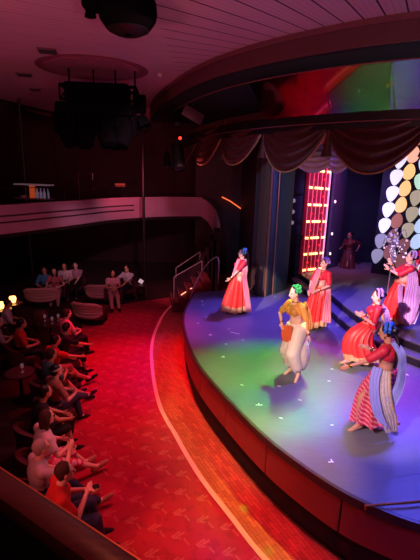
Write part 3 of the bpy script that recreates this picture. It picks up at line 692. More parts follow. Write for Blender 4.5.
# ---------------------------------------------------------------- people
def ik(a, t, l1, l2, pole):
    a, t, pole = V(a), V(t), V(pole); d = t-a; L = min(d.length, (l1+l2)*.995); d = d.normalized()
    c = (l1*l1-l2*l2+L*L)/(2*L); h = math.sqrt(max(0, l1*l1-c*c))
    p = (pole-d*pole.dot(d))
    p = p.normalized() if p.length > 1e-4 else frame(d)[0]
    return a+d*c+p*h, a+d*L
def hand(bm, w, d, n, side, curl=.5, s=1.0, thick=1.0):
    "palm and five fingers from wrist w along d; n = palm normal; thumb towards side vector"
    d = V(d).normalized(); n = V(n); n = (n-d*n.dot(d)).normalized(); x = d.cross(n).normalized()
    if x.dot(V(side)) < 0: x = -x
    ell(bm, w+d*.045*s, (.038*s, .016*s*thick, .055*s), x, d, 10)
    for k in range(4):
        o = w+d*(.085-.004*abs(k-1.2))*s+x*(.027-.018*k)*s; L = (.034, .04, .037, .028)[k]*s; r = .0085*s*thick
        dd = d; p = o-d*.015*s
        for j in range(3):
            q = p+dd*L*(1.2, .8, .7)[j]; cap(bm, p, q, r*(1-.1*j), r*(.9-.1*j), 6); p = q
            dd = (dd*math.cos(curl)+n*math.sin(curl)).normalized()
    p = w+d*.02*s+x*.026*s; q = p+(d*.6+x*.75+n*.2).normalized()*.045*s; cap(bm, p, q, .012*s*thick, .0095*s*thick, 6); cap(bm, q, q+(d*.9+x*.2+n*.35).normalized()*.03*s, .0095*s*thick, .008*s, 6)
SK = {'tan': M('skin_tan', (218, 152, 122), .5, var=.05), 'pale': M('skin_pale', (244, 192, 170), .5, var=.05), 'brown': M('skin_brown', (150, 96, 74), .5, var=.05)}
EYE = M('eye_dark', (24, 14, 14), .2, var=0); LIP = M('lip_red', (186, 40, 52), .4, var=0)
def skeleton(p):
    s = p.get('s', 1.0); f = V(p['face']).normalized(); upv = (V(p['neck'])-V(p['pel'])).normalized()
    sh = V(p.get('sax') or f.cross(V((0, 0, 1)))).normalized(); hx = V(p.get('hax') or sh).normalized()
    pel, nk = V(p['pel']), V(p['neck']); hw = p.get('sw', .175)*s
    k = dict(s=s, pel=pel, neck=nk, up=upv, sh=sh, hx=hx, tf=(upv.cross(sh)).normalized())
    if k['tf'].dot(f) < 0: k['tf'] = -k['tf']
    k['head'] = V(p['head']); k['hf'] = V(p.get('look') or p['face']).normalized()
    for nm, sg in (('R', 1), ('L', -1)):
        S = nk+sh*hw*sg-upv*.055*s; k['S'+nm] = S
        k['E'+nm], k['W'+nm] = ik(S, p['h'+nm], .275*s, .25*s, p.get('e'+nm, -k['tf']*.5+sh*sg*.5-V((0, 0, .6))))
        Hj = pel+hx*.09*s*sg-upv*.03*s; k['H'+nm] = Hj
        k['K'+nm], k['A'+nm] = ik(Hj, p['a'+nm], .42*s, .41*s, p.get('k'+nm, f))
        k['F'+nm] = V(p.get('f'+nm) or (f.x, f.y, -.25)).normalized()
    return k
def torso(bm, k, g=0, female=False, top=1, bot=0):
    s, up, sh, tf, pel, nk = k['s'], k['up'], k['sh'], k['tf'], k['pel'], k['neck']; L = (nk-pel).length
    ell(bm, pel, (.165*s+g, .12*s+g, .13*s+g), k['hx'], up)
    ell(bm, pel+up*L*.3, (.128*s+g, .1*s+g, .16*s+g), sh, up)
    if top:
        ell(bm, pel+up*L*.66+tf*.005, ((.15 if female else .17)*s+g, .115*s+g, .19*s+g), sh, up)
        if female:
            for q in (-1, 1): ell(bm, pel+up*L*.66+sh*.065*q*s+tf*.085*s, (.062*s+g, .062*s+g, .062*s+g), sh, up, 10)
        cap(bm, k['SL'], k['SR'], .058*s+g, .058*s+g)
        cap(bm, nk-up*.08*s+sh*.06*s, nk-up*.02*s, .07*s+g, .05*s+g); cap(bm, nk-up*.08*s-sh*.06*s, nk-up*.02*s, .07*s+g, .05*s+g)
def limb(bm, k, a, b, r1, r2, g=0, t0=0, t1=1):
    A_, B_ = k[a], k[b]; r = lambda t_: (r1+(r2-r1)*t_)*k['s']+g
    cap(bm, A_.lerp(B_, t0), A_.lerp(B_, t1), r(t0), r(t1))
def human(name, loc, rz, label, group, p, o, voxel=.009, curl=.55, cat='person'):
    """p pose; o outfit: skin, hair, hairstyle, top, sleeve(0-1 upper, 1-2 forearm), pants, leg(0-2), shoes, midriff"""
    k = skeleton(p); s = k['s']; root = empty(name, loc, rz, label, cat, group); fem = o.get('female', False); thick = 1.0 if voxel < .01 else 1.25
    bm = B(); torso(bm, k, 0, fem)
    for q, sg in (('R', 1), ('L', -1)):
        limb(bm, k, 'S'+q, 'E'+q, .05 if not fem else .043, .038 if not fem else .033); limb(bm, k, 'E'+q, 'W'+q, .04 if not fem else .034, .026 if not fem else .022)
        d = (k['W'+q]-k['E'+q]).normalized(); hd = V(p.get('d'+q) or d)
        hand(bm, k['W'+q], hd, p.get('n'+q) or (-k['sh']*sg+k['tf']*.3), p.get('t'+q) or (k['tf']+V((0, 0, .6))), p.get('c'+q, curl), s, thick)
        limb(bm, k, 'H'+q, 'K'+q, .085, .056); limb(bm, k, 'K'+q, 'A'+q, .056, .034); ell(bm, k['K'+q].lerp(k['A'+q], .3)-V(p['face']).normalized()*.015*s, (.05*s, .055*s, .12*s), None, (k['K'+q]-k['A'+q]), 10)
        fd = k['F'+q]; A_ = k['A'+q]; cap(bm, A_-fd*.05*s-V((0, 0, .03*s)), A_+fd*.1*s-V((0, 0, .035*s)), .032*s, .03*s); cap(bm, A_+fd*.1*s-V((0, 0, .035*s)), A_+fd*.17*s-V((0, 0, .04*s)), .032*s, .022*s); cap(bm, A_, A_+fd*.07*s-V((0, 0, .025*s)), .035*s, .03*s)
    h, hf = k['head'], k['hf']; hu = (V((0, 0, 1))-hf*hf.z).normalized(); hs = hf.cross(hu).normalized()
    cap(bm, k['neck']-k['up']*.04*s, h-hu*.05*s-hf*.015*s, .052*s if fem else .06*s, .05*s if fem else .056*s)
    ell(bm, h+hu*.02*s-hf*.01*s, (.075*s, .093*s, .1*s), hs, hu); ell(bm, h-hu*.045*s+hf*.022*s, (.055*s, .062*s, .068*s), hs, hu, 12); ell(bm, h-hu*.092*s+hf*.06*s, (.022*s, .02*s, .02*s), hs, hu, 8)
    cap(bm, h+hu*.015*s+hf*.078*s, h-hu*.025*s+hf*.1*s, .01*s, .015*s, 8)
    cap(bm, h-hu*.062*s+hf*.078*s-hs*.015*s, h-hu*.062*s+hf*.078*s+hs*.015*s, .01*s, .01*s, 8)
    for q in (-1, 1):
        ell(bm, h+hs*.077*s*q-hu*.005*s-hf*.01*s, (.011*s, .018*s, .03*s), hs, hu, 8); cap(bm, h+hs*.015*s*q+hu*.028*s+hf*.076*s, h+hs*.045*s*q+hu*.027*s+hf*.066*s, .01*s, .01*s, 8)
    link('body', remesh(bm, voxel, 2, .45), SK[o.get('skin', 'tan')], root) .name = 'body'
    for q in (-1, 1):
        bm = B(); ell(bm, h+hs*.03*s*q+hu*.008*s+hf*.078*s, (.014*s, .008*s, .008*s), hs, hu, 8); link('eye', bm, EYE, root)
    if fem or voxel < .01:
        bm = B(); ell(bm, h-hu*.06*s+hf*.09*s, (.021*s, .008*s, .008*s), hs, hu, 8); link('lips', bm, LIP, root)
    # hair
    HM = o['hair']; st_ = o.get('style', 'short'); bm = B()
    ell(bm, h+hu*.032*s-hf*.028*s, (.085*s, .096*s, .1*s), hs, hu)
    if st_ in ('long', 'bob'):
        for q in (-1, 1): cap(bm, h+hs*.062*s*q-hf*.03*s, h+hs*.07*s*q-hf*.04*s-hu*(.13 if st_ == 'bob' else .24)*s, .042*s, .03*s)
        cap(bm, h-hf*.06*s, h-hf*.07*s-hu*(.14 if st_ == 'bob' else .3)*s, .07*s, .05*s)
    elif st_ == 'bun': ell(bm, h-hf*.12*s+hu*.03*s, (.055*s, .05*s, .055*s), hs, hu, 12)
    elif st_ == 'braid':
        ell(bm, h-hf*.11*s, (.05*s, .05*s, .055*s), hs, hu, 12)
    else: ell(bm, h-hf*.055*s-hu*.03*s, (.068*s, .045*s, .06*s), hs, hu, 12)
    if st_ != 'bald': link('hair', remesh(bm, max(voxel, .01), 2), HM, root)
    else: bm.free()
    # top
    if o.get('top'):
        g = .014*s; bm = B()
        if o.get('crop'):
            L = (k['neck']-k['pel']).length; up, sh = k['up'], k['sh']
            ell(bm, k['pel']+up*L*.7, (.152*s+g, .118*s+g, .15*s), sh, up)
            for q in (-1, 1): ell(bm, k['pel']+up*L*.66+sh*.065*q*s+k['tf']*.087*s, (.062*s+g, .062*s+g, .066*s+g), sh, up, 10)
            cap(bm, k['SL'], k['SR'], .058*s+g, .058*s+g)
        else:
            torso(bm, k, g+.004, fem)
        sl = o.get('sleeve', .6)
        for q in 'RL':
            limb(bm, k, 'S'+q, 'E'+q, .052, .042, g+.004, 0, min(1, sl))
            if sl > 1: limb(bm, k, 'E'+q, 'W'+q, .042, .03, g, 0, sl-1)
        t_ = link('shirt' if not o.get('crop') else 'blouse', remesh(bm, max(.011, voxel)), o['top'], root)
    if o.get('pants'):
        g = .012*s; bm = B(); torso(bm, k, g+.006, fem, top=0); lg = o.get('leg', 1.9)
        for q in 'RL':
            limb(bm, k, 'H'+q, 'K'+q, .09, .064, g, 0, min(1, lg))
            if lg > 1: limb(bm, k, 'K'+q, 'A'+q, .062, .046, g, 0, lg-1)
        link('trousers' if lg > 1.2 else 'shorts', remesh(bm, max(.012, voxel)), o['pants'], root)
    if o.get('shoes'):
        for q in 'RL':
            bm = B(); fd = k['F'+q]; A_ = k['A'+q]; cap(bm, A_-fd*.05*s-V((0, 0, .025*s)), A_+fd*.11*s-V((0, 0, .035*s)), .043*s, .042*s); cap(bm, A_+fd*.1*s-V((0, 0, .035*s)), A_+fd*.19*s-V((0, 0, .045*s)), .043*s, .03*s)
            link('shoe', remesh(bm, .012), o['shoes'], root)
    return root, k
# ---- costume pieces
def skirt(root, k, hem, waist_r, mat, hemmat, pleats=14, amp=.035, zc=None, knee=None, name='skirt', up0=.1):
    "hem = (x, y, z, rx, ry, tilt)"
    pel, up = k['pel'], k['up']; x0, y0, z0, rx, ry = hem[:5]; tilt = hem[5] if len(hem) > 5 else (0, 0)
    w = pel+up*up0
    def f(s, t_, n=1.0):
        a = 2*PI*s; e = t_**.85; c = w.lerp(V((x0, y0, z0)), t_)
        if knee: c = c+V(knee)*math.sin(PI*t_)
        am = amp*t_**.8; r = 1+0*am; rr = am*(math.cos(pleats*a+2*math.sin(a))+.35*math.cos(pleats*2.3*a))
        X = (waist_r+(rx-waist_r)*e+rr)*math.cos(a); Y = (waist_r*.8+(ry-waist_r*.8)*e+rr)*math.sin(a)
        return V((c.x+X, c.y+Y, c.z+t_*(tilt[0]*X+tilt[1]*Y)+.02*math.sin(5*a)*t_))
    H = .86
    bm = B(); grid(bm, lambda i, j: f(i, j*H), 110, 16, .008); o = link(name, bm, mat, root)
    bm = B(); grid(bm, lambda i, j: f(i, H+j*(1-H)), 110, 4, .009); link('hem_border', bm, hemmat, o)
    bm = B(); tube(bm, [f(s/24, .02) for s in range(25)], .014, 6); link('waistband', bm, hemmat, o)
    return o
def drape(root, A_, B_, mat, nu=40, folds=5, amp=.02, name='drape', nrm=(0, -1, 0), edge=None):
    A_ = crom(A_, 8); B_ = crom(B_, 8); n = len(A_)-1; nn = V(nrm)
    def f(u, v):
        i = min(n, int(round(u*n))); p = A_[i].lerp(B_[i], v); return p+nn*amp*math.cos(2*PI*folds*v+1.5*u)
    bm = B(); grid(bm, f, n, folds*6, .006); o = link(name, bm, mat, root)
    if edge: 
        bm = B(); tube(bm, [f(i/n, 1) for i in range(n+1)], .012, 5); link('drape_border', bm, edge, o)
    return o
def tilt(r, deg, dx=0):
    r.rotation_euler = (Matrix.Rotation(r.rotation_euler[2], 3, 'Z') @ Matrix.Rotation(-math.radians(deg), 3, 'Y')).to_euler(); r.location.x += dx
def jewels(root, k, flower, gem=True):
    h, hf, s = k['head'], k['hf'], k['s']; hu = (V((0, 0, 1))-hf*hf.z).normalized(); hs = hf.cross(hu).normalized(); bm = B()
    for i in range(22):
        a = -1.6+3.2*(i % 11)/10; b_ = i//11; p = h+hu*(.095*math.cos(a)+.03)*s+hs*.088*math.sin(a)*s-hf*(.075-.06*b_)*s
        for j in range(4): ell(bm, p+V((random.uniform(-.012, .012), random.uniform(-.012, .012), random.uniform(-.008, .018))), (.019*s, .019*s, .016*s), hs, hu, 6)
    link('flower_headpiece', bm, flower, root)
    G = M('gold', (240, 180, 80), .25, metal=1, var=.02); bm = B(); tube(bm, [h+hu*.1*s+hf*.02*s, h+hu*.088*s+hf*.06*s, h+hu*.06*s+hf*.088*s], .005, 5); ell(bm, h+hu*.05*s+hf*.09*s, (.012, .006, .014), hs, hu, 6); link('forehead_jewel', bm, G, root)
    for q in (-1, 1): bm = B(); ell(bm, h+hs*.085*s*q-hu*.05*s, (.009, .009, .02), hs, hu, 6); link('earring', bm, G, root)
    bm = B(); nk = k['neck']; lathe(bm, [(.066*s, -.01), (.078*s, .0), (.066*s, .012)], nk+k['up']*.005, 18, ax=k['up']); link('necklace', bm, G, root)
    for q in 'RL': bm = B(); d = (k['W'+q]-k['E'+q]).normalized(); lathe(bm, [(.028, -.02), (.034, -.012), (.034, .012), (.028, .02)], k['W'+q]-d*.03, 12, ax=d); link('bangle', bm, G, root)
REDF = M('scarlet_silk', (240, 58, 56), .45, var=.15, nscale=20, sheen=.3); REDB = M('crimson_blouse', (228, 44, 66), .5, var=.15, nscale=30)
GOLDH = M('gold_hem', (226, 178, 128), .45, var=.2, nscale=40); PINKD = M('pink_chiffon', (250, 170, 186), .5, var=.08); LILD = M('lilac_chiffon', (222, 184, 232), .5, var=.08)
BLUD = M('blue_white_chiffon', (176, 176, 238), .5, var=.1); CRMF = M('cream_silk', (250, 222, 210), .5, var=.08, nscale=10); GLDB = M('gold_blouse', (222, 150, 70), .4, var=.2, nscale=40)
ORG = M('orange_silk', (226, 104, 56), .5, var=.1); HAIR = M('black_hair', (24, 14, 14), .35, var=.1); TEALF = M('teal_flowers', (110, 190, 205), .5, var=.2, nscale=60); BLUF = M('blue_flowers', (50, 110, 215), .5, var=.25, nscale=60)
PURF = M('violet_flowers', (190, 150, 225), .5, var=.2, nscale=60); GRNL = M('green_lit_flowers', (60, 190, 110), .5, var=.2, nscale=60)  # green stage light on the centre dancer's hair put into flower colour
t = NT('striped_pink_silk'); s_ = t.xyz(t.obj()); w_ = t.m_('GREATER_THAN', t.m_('FRACT', t.m_('MULTIPLY', t.m_('ADD', s_[2], t.m_('MULTIPLY', s_[0], .55)), 15)), .6)
t.l.new(t.mix(w_, srgb((222, 52, 82)), srgb((240, 150, 160))), t.b.inputs['Base Color']); t.b.inputs['Roughness'].default_value = .5; STRP = t.m
GCR = M('cream_gold_brocade', (238, 214, 204), .45, var=.25, nscale=30)
def stage_root(u, v, z=STG):
    p = U(u, v, z); return p, -math.atan2(p.x, p.y)
Z = V((0, 0, 1))
# D1 left dancer: faces left, hand on hip, red skirt
loc, rz = stage_root(235, 311)
P1 = dict(face=(-1, -.35, 0), pel=(.06, 0, .93), neck=(.12, .0, 1.40), head=(.13, -.01, 1.56), look=(-1, .1, .12), hR=(.13, .12, .98), hL=(-.16, -.18, .93), eR=(.9, .3, -.1), eL=(.2, -.6, -.6), aR=(.0, .12, .08), aL=(-.12, -.1, .09))
r, k = human('dancer', loc, rz, 'dancer in a red gown and teal flowers standing alone at the left of the stage', 'dancers in costume', P1, dict(female=1, hair=HAIR, style='braid', top=REDB, crop=1, sleeve=.7, skin='pale'), .008)
skirt(r, k, (0, 0, .05, .37, .33, (.06, 0)), .15, REDF, GOLDH, 15, .034); jewels(r, k, TEALF)
drape(r, [(.16, -.1, 1.42), (.14, -.17, 1.2), (.16, -.2, .95), (.2, -.27, .6), (.28, -.33, .2), (.3, -.33, .08)], [(.22, .02, 1.42), (.27, -.06, 1.2), (.26, -.1, .95), (.33, -.16, .6), (.4, -.2, .2), (.43, -.2, .06)], PINKD, amp=.014, edge=GOLDH)
drape(r, [(-.0, -.12, 1.42), (-.06, -.17, 1.2), (-.12, -.2, 1.0)], [(.08, -.1, 1.44), (.0, -.18, 1.2), (-.06, -.22, 1.0)], PINKD, folds=3, amp=.01)
bm = B(); tube(bm, crom([k['head']+V((.11, 0, 0)), k['head']+V((.15, .0, -.12)), k['head']+V((.15, .02, -.4)), k['head']+V((.1, .05, -.55))], 5), .024, 8); link('braid', bm, HAIR, r)

# D2 centre dancer, gold blouse and cream draped skirt, walking to the left front
loc, rz = stage_root(297, 376)
P2 = dict(face=(-.75, -.66, 0), pel=(-.02, 0, .93), neck=(-.02, .02, 1.40), head=(-.05, 0, 1.565), look=(-.85, -.5, -.05), hR=(-.27, -.02, 1.0), hL=(.25, -.12, .56), eR=(-.6, .5, -.3), eL=(.9, .2, -.1), aR=(-.1, .12, .1), aL=(.03, -.12, .12), fL=(-.3, -.75, -.45), dL=(.3, -.2, -1))
r, k = human('dancer', loc, rz, 'dancer in a gold blouse and cream draped skirt under green light at centre stage', 'dancers in costume', P2, dict(female=1, hair=HAIR, style='bun', top=GLDB, crop=1, sleeve=.75, skin='pale'), .008)
o = skirt(r, k, (-.03, .0, .22, .19, .18, (-.2, 0)), .155, CRMF, CRMF, 7, .007, knee=(-.02, -.02, 0)); jewels(r, k, GRNL)
bm = B(); ell(bm, (-.1, -.03, .5), (.16, .17, .32)); ell(bm, (.07, -.05, .47), (.155, .16, .32)); ell(bm, (-.02, -.0, .72), (.2, .17, .26));
for q in 'RL':
    limb(bm, k, 'H'+q, 'K'+q, .115, .1, .03); limb(bm, k, 'K'+q, 'A'+q, .11, .07, .03, 0, .62)
link('draped_leg_cloth', remesh(bm, .014, 8), CRMF, o)
drape(r, [(-.25, -.08, 1.0), (-.27, -.12, .85), (-.24, -.14, .72)], [(-.08, -.18, 1.02), (-.1, -.2, .86), (-.1, -.2, .74)], ORG, folds=3, amp=.014, name='orange_sash')
drape(r, [(.08, -.12, 1.42), (.15, -.17, 1.2), (.17, -.17, .95)], [(.15, -.02, 1.43), (.24, -.1, 1.2), (.26, -.1, .95)], GLDB, folds=3, amp=.01)
tilt(r, 4, 0)
# D3 back middle dancer
loc, rz = stage_root(314, 326)
P3 = dict(face=(-.7, -.7, 0), pel=(.08, .02, .93), neck=(.16, .02, 1.39), head=(.17, 0, 1.55), look=(-.75, -.65, .05), hL=(.08, -.2, .96), hR=(-.14, -.05, .9), eL=(1, .1, -.2), eR=(-.6, .4, -.4), aR=(-.12, .05, .09), aL=(.08, -.1, .09))
r, k = human('dancer', loc, rz, 'dancer in a red skirt and pink scarf in front of the glowing bulb column', 'dancers in costume', P3, dict(female=1, hair=HAIR, style='bun', top=REDB, crop=1, sleeve=.8, skin='pale'), .008)
skirt(r, k, (-.02, 0, .05, .3, .28, (.05, 0)), .15, REDF, GOLDH, 14, .03); jewels(r, k, PURF)
drape(r, [(.0, -.12, 1.42), (-.07, -.17, 1.2), (-.13, -.18, 1.0), (-.15, -.17, .9)], [(.11, -.1, 1.44), (.05, -.18, 1.2), (-.02, -.22, 1.0), (-.04, -.22, .86)], PINKD, folds=4, amp=.014, edge=GOLDH)
drape(r, [(.22, .0, 1.1), (.24, -.1, .85), (.2, -.2, .5), (.18, -.25, .2)], [(.32, .05, 1.1), (.34, -.02, .85), (.36, -.1, .5), (.38, -.12, .15)], PINKD, folds=4, amp=.02, edge=GOLDH)

tilt(r, 2.5, 0)
# D4 lunging dancer behind
loc, rz = stage_root(364, 364)
P4 = dict(face=(-1, -.35, 0), pel=(.17, .05, .76), neck=(.27, .04, 1.21), head=(.27, .02, 1.37), look=(-1, -.2, 0), sax=(-.1, 1, 0), hL=(.0, -.15, 1.02), hR=(.02, .2, .95), eL=(.3, -.3, -1), eR=(.3, .3, -1), aL=(-.26, -.08, .1), aR=(.35, .15, .12), kR=(-1, .2, 0))
r, k = human('dancer', loc, rz, 'dancer in red with a violet headpiece lunging behind the front right dancer', 'dancers in costume', P4, dict(female=1, hair=HAIR, style='bun', top=REDB, crop=1, sleeve=.8, skin='pale'), .008)
skirt(r, k, (.02, .0, .12, .32, .28, (0, 0)), .16, REDF, GOLDH, 13, .028, knee=(-.17, -.05, .06)); jewels(r, k, PURF)
drape(r, [(.28, .0, 1.25), (.37, .0, 1.05), (.4, -.02, .8), (.42, -.03, .5), (.44, -.02, .22)], [(.33, .16, 1.22), (.46, .14, 1.05), (.5, .1, .8), (.52, .1, .5), (.54, .1, .2)], LILD, folds=4, amp=.02, nrm=(.5, -1, 0))
drape(r, [(.24, -.12, 1.2), (.14, -.17, 1.0), (.12, -.17, .8)], [(.36, -.1, 1.22), (.26, -.17, 1.0), (.24, -.18, .78)], REDF, folds=3, amp=.012)

tilt(r, 6, -0.04)
# D5 front right dancer
loc, rz = stage_root(372, 428)
P5 = dict(face=(-.9, .42, 0), sax=(.3, .95, 0), pel=(.12, .0, .86), neck=(.14, .0, 1.33), head=(.1, -.02, 1.49), look=(-.96, .2, -.1), hL=(-.46, -.2, .93), hR=(-.12, .3, 1.1), eL=(.2, -.3, -1), eR=(.2, .4, -1), aL=(-.2, -.16, .1), aR=(.28, .1, .12), fL=(-.8, -.4, -.35), cL=1.0, kL=(-1, 0, .1))
r, k = human('dancer', loc, rz, 'dancer in a pink striped skirt and blue flowers reaching left at the front right', 'dancers in costume', P5, dict(female=1, hair=HAIR, style='bun', top=REDB, crop=1, sleeve=.75, skin='tan'), .007)
skirt(r, k, (-.02, -.02, .16, .29, .24, (.1, 0)), .15, STRP, STRP, 11, .03, knee=(-.06, 0, 0)); jewels(r, k, BLUF)
drape(r, [(.16, -.14, 1.38), (.26, -.16, 1.22), (.28, -.18, 1.0), (.24, -.22, .8), (.14, -.27, .62)], [(.24, .0, 1.38), (.34, -.05, 1.25), (.36, -.08, 1.0), (.34, -.12, .74), (.26, -.2, .52)], BLUD, folds=5, amp=.018, nrm=(.6, -1, 0))
drape(r, [(.02, -.16, .98), (.0, -.25, .7), (.06, -.3, .45), (.12, -.31, .3), (.18, -.3, .14)], [(.18, -.18, 1.0), (.2, -.27, .75), (.25, -.25, .5), (.29, -.2, .35), (.31, -.14, .1)], GCR, folds=5, amp=.013, nrm=(0, -1, .1), edge=GOLDH)
drape(r, [(-.04, -.12, 1.02), (-.07, -.25, .8), (-.02, -.32, .5), (.08, -.35, .3)], [(.08, -.18, 1.02), (.05, -.28, .8), (.12, -.34, .45), (.22, -.34, .24)], BLUD, folds=3, amp=.014)
bm = B(); tube(bm, crom([k['head']+V((.1, 0, .0)), k['head']+V((.15, -.02, -.1)), k['head']+V((.15, -.1, -.3)), k['head']+V((.13, -.12, -.46))], 6), [.03]*12+[.026]*6+[.014], 8); link('braid', bm, HAIR, r)

tilt(r, 4, 0.02)
# D6 dancer on the platform with the large lilac drape
loc, rz = stage_root(397, 323, 1.34)
P6 = dict(face=(-1, -.3, 0), pel=(.04, 0, .91), neck=(.16, .0, 1.36), head=(.17, 0, 1.52), look=(-1, -.15, .2), hL=(-.25, -.12, 1.25), hR=(-.22, .1, 1.33), eL=(.1, -.5, -.8), eR=(.1, .5, -.8), aL=(-.1, -.08, .09), aR=(.0, .12, .09), dL=(-.6, 0, .8), dR=(-.5, 0, .9))
r, k = human('dancer', loc, rz, 'dancer in red with a long looping lilac drape on the raised platform', 'dancers in costume', P6, dict(female=1, hair=HAIR, style='bun', top=REDB, crop=1, sleeve=.9, skin='pale'), .009)
skirt(r, k, (-.04, 0, .05, .27, .26), .16, REDF, GOLDH, 12, .022, knee=(-.07, -.04, 0)); jewels(r, k, PURF)
drape(r, [(.14, -.14, 1.4), (.14, -.18, 1.1), (.1, -.22, .7), (.06, -.26, .35), (.1, -.28, .1)], [(.24, -.05, 1.4), (.34, -.1, 1.1), (.38, -.16, .7), (.42, -.2, .35), (.36, -.24, .1)], LILD, folds=6, amp=.024)
bm = B()
def loopf(u, v):
    a = PI*u; rr = .2+.0*v; return V((.2+(.14+.09*v)*math.cos(PI+a), -.3-.02*math.cos(6*PI*v), .42-(.28+.09*v)*math.sin(a)+.55*(1-math.sin(a))))
grid(bm, loopf, 30, 18, .006); link('drape_loop', bm, LILD, r)

tilt(r, 3, 0)
# D7 dancer at the right edge, higher up
loc, rz = stage_root(421, 306, 1.34)
P7 = dict(face=(-.6, -.8, 0), pel=(.0, 0, .93), neck=(-.04, .0, 1.42), head=(-.07, 0, 1.6), hL=(.1, -.25, 1.05), hR=(-.24, -.15, 1.05), aL=(.1, -.05, .09), aR=(-.12, .1, .09), s=1.05)
r, k = human('dancer', loc, rz, 'dancer in vivid red half out of view at the right edge', 'dancers in costume', P7, dict(female=1, hair=HAIR, style='bun', top=REDB, sleeve=.95, skin='tan'), .01)
skirt(r, k, (0, 0, .05, .26, .24), .16, REDF, REDF, 12, .025); jewels(r, k, BLUF)
drape(r, [(-.2, -.14, 1.35), (-.16, -.24, 1.15), (-.18, -.26, .9)], [(.0, -.16, 1.38), (.06, -.26, 1.15), (.08, -.26, .9)], M('hot_pink', (240, 50, 110), .5), folds=4, amp=.02)
# D8 dim dancer far upstage
loc, rz = stage_root(346, 277)
P8 = dict(face=(-.6, -.8, 0), pel=(.0, 0, .9), neck=(.0, .0, 1.36), head=(-.02, 0, 1.52), hL=(.3, -.15, 1.1), hR=(-.3, -.15, 1.05), aL=(.1, -.05, .09), aR=(-.12, .1, .09))
r, k = human('dancer', loc, rz, 'dimly lit dancer in dark red far upstage in the shadows', 'dancers in costume', P8, dict(female=1, hair=HAIR, style='bun', top=M('dark_red_cloth', (80, 14, 20), .6), sleeve=.9, skin='brown'), .012)
skirt(r, k, (0, 0, .05, .3, .26), .16, M('dark_red_cloth', (80, 14, 20), .6), M('dark_red_cloth', (80, 14, 20), .6), 12, .025)

# sparkling crystal tree beside D6
cb = U(393, 322, 1.34); cb.y += .5; ct = empty('crystal_tree', cb, 0, 'sparkling tall crystal stand rising in front of the platform dancer', 'crystal tree')
CRY = M('crystal', (255, 250, 255), .08, var=0, emit=(255, 230, 245), es=.35); SIL = M('silver_wire', (220, 210, 225), .2, metal=1, var=0, emit=(200, 180, 220), es=.12)  # sparkle put into the crystal and wire as a faint glow
bm = B(); lathe(bm, [(.14, 0), (.14, .02), (.03, .05)], (0, 0, 0), 18); link('base', bm, SIL, ct)
bm = B(); tube(bm, [(0, 0, .03), (0, 0, 1.1)], .014, 6); link('stem', bm, SIL, ct)
bead0 = None
for i in range(14):
    a = 2*PI*i/14; hh = 1.55+.6*random.random(); rr = .1+.17*random.random(); bm = B()
    pts = crom([(0, 0, .95), (.3*rr*math.cos(a), .3*rr*math.sin(a), hh-.3), (rr*.8*math.cos(a), rr*.8*math.sin(a), hh), (rr*1.2*math.cos(a), rr*1.2*math.sin(a), hh-.25)], 5); tube(bm, pts, .007, 5); w = link('wire', bm, SIL, ct)
    for q in pts[5::3]:
        o = bead0.copy() if bead0 else None
        if o is None:
            bm = B(); bmesh.ops.create_icosphere(bm, subdivisions=1, radius=.024); o = bead0 = link('crystal_bead', bm, CRY, w)
        else: COL.objects.link(o); o.parent = w
        k_ = random.choice((.7, .9, 1.3)); o.scale = (k_, k_, k_); o.location = q+V((random.uniform(-.02, .02), random.uniform(-.02, .02), -.03))

# ---------------------------------------------------------------- audience
def sitting(lean=.1, hands='lap', legs='straight', s=1.0, reach=0, look=None):
    n = (0, -.02+lean*.4, 1.0*s+.0); d = dict(face=(0, 1, 0), pel=(0, 0, .52), neck=(0, -.03+lean*.45, .99), head=(0, lean*.6+.02, 1.16), s=s, kR=(.15, .5, 1), kL=(-.15, .5, 1))
    d.update(hR=(.13, .3, .66), hL=(-.13, .32, .66), eR=(.8, -.4, -.5), eL=(-.8, -.4, -.5))
    if hands == 'raised': d.update(hR=(.1, .38, 1.02), eR=(.8, .1, -.8), dR=(-.2, .4, .9))
    if hands == 'phone': d.update(hR=(.06, .36, .82), hL=(-.05, .36, .8), eR=(.6, -.1, -.8), eL=(-.6, -.1, -.8))
    if hands == 'clasp': d.update(hR=(.05, .34, .72), hL=(-.04, .36, .72))
    if hands == 'knees': d.update(hR=(.12, .46, .62), hL=(-.12, .46, .62))
    if hands == 'out': d.update(hR=(.22, .55, .72), hL=(-.1, .42, .64))
    if legs == 'straight': d.update(aR=(.12, .5, .08), aL=(-.12, .5, .08))
    if legs == 'out': d.update(aR=(.14, .78, .1), aL=(-.1, .66, .1), kR=(0, 0, 1), kL=(0, 0, 1), fR=(.1, .9, .35), fL=(-.1, .9, .2))
    if legs == 'crossed': d.update(aL=(-.05, .5, .08), aR=(-.2, .72, .34), kR=(.3, .2, 1), fR=(-.2, .9, -.3))
    if look: d['look'] = look
    return d
def C(n, c, r=.8): return M(n, c, r, var=.12)
H_ = {'b': HAIR, 'g': C('grey_hair', (170, 150, 150)), 'n': C('brown_hair', (66, 36, 26)), 'l': C('light_hair', (170, 120, 80))}
JEAN = C('denim', (58, 62, 96)); BLKC = C('black_cloth', (24, 20, 26)); WHT = C('white_cloth', (226, 206, 212)); RED = C('red_shirt', (216, 40, 36)); PNKS = C('pink_shirt', (240, 150, 170)); TEAL_ = C('teal_shirt', (80, 112, 116)); BLU = C('blue_shirt', (60, 140, 190)); TANC = C('tan_cloth', (170, 110, 90)); SHOE = C('dark_shoe', (26, 20, 26)); LSH = C('sandals', (190, 130, 100))
t = NT('patterned_skirt_cloth'); nn = t.node('ShaderNodeTexVoronoi'); nn.inputs['Scale'].default_value = 9; t.l.new(t.obj(), nn.inputs['Vector']); 
t.l.new(t.mix(t.m_('GREATER_THAN', nn.outputs['Distance'], .42), srgb((244, 170, 190)), srgb((214, 30, 70))), t.b.inputs['Base Color']); PAT = t.m
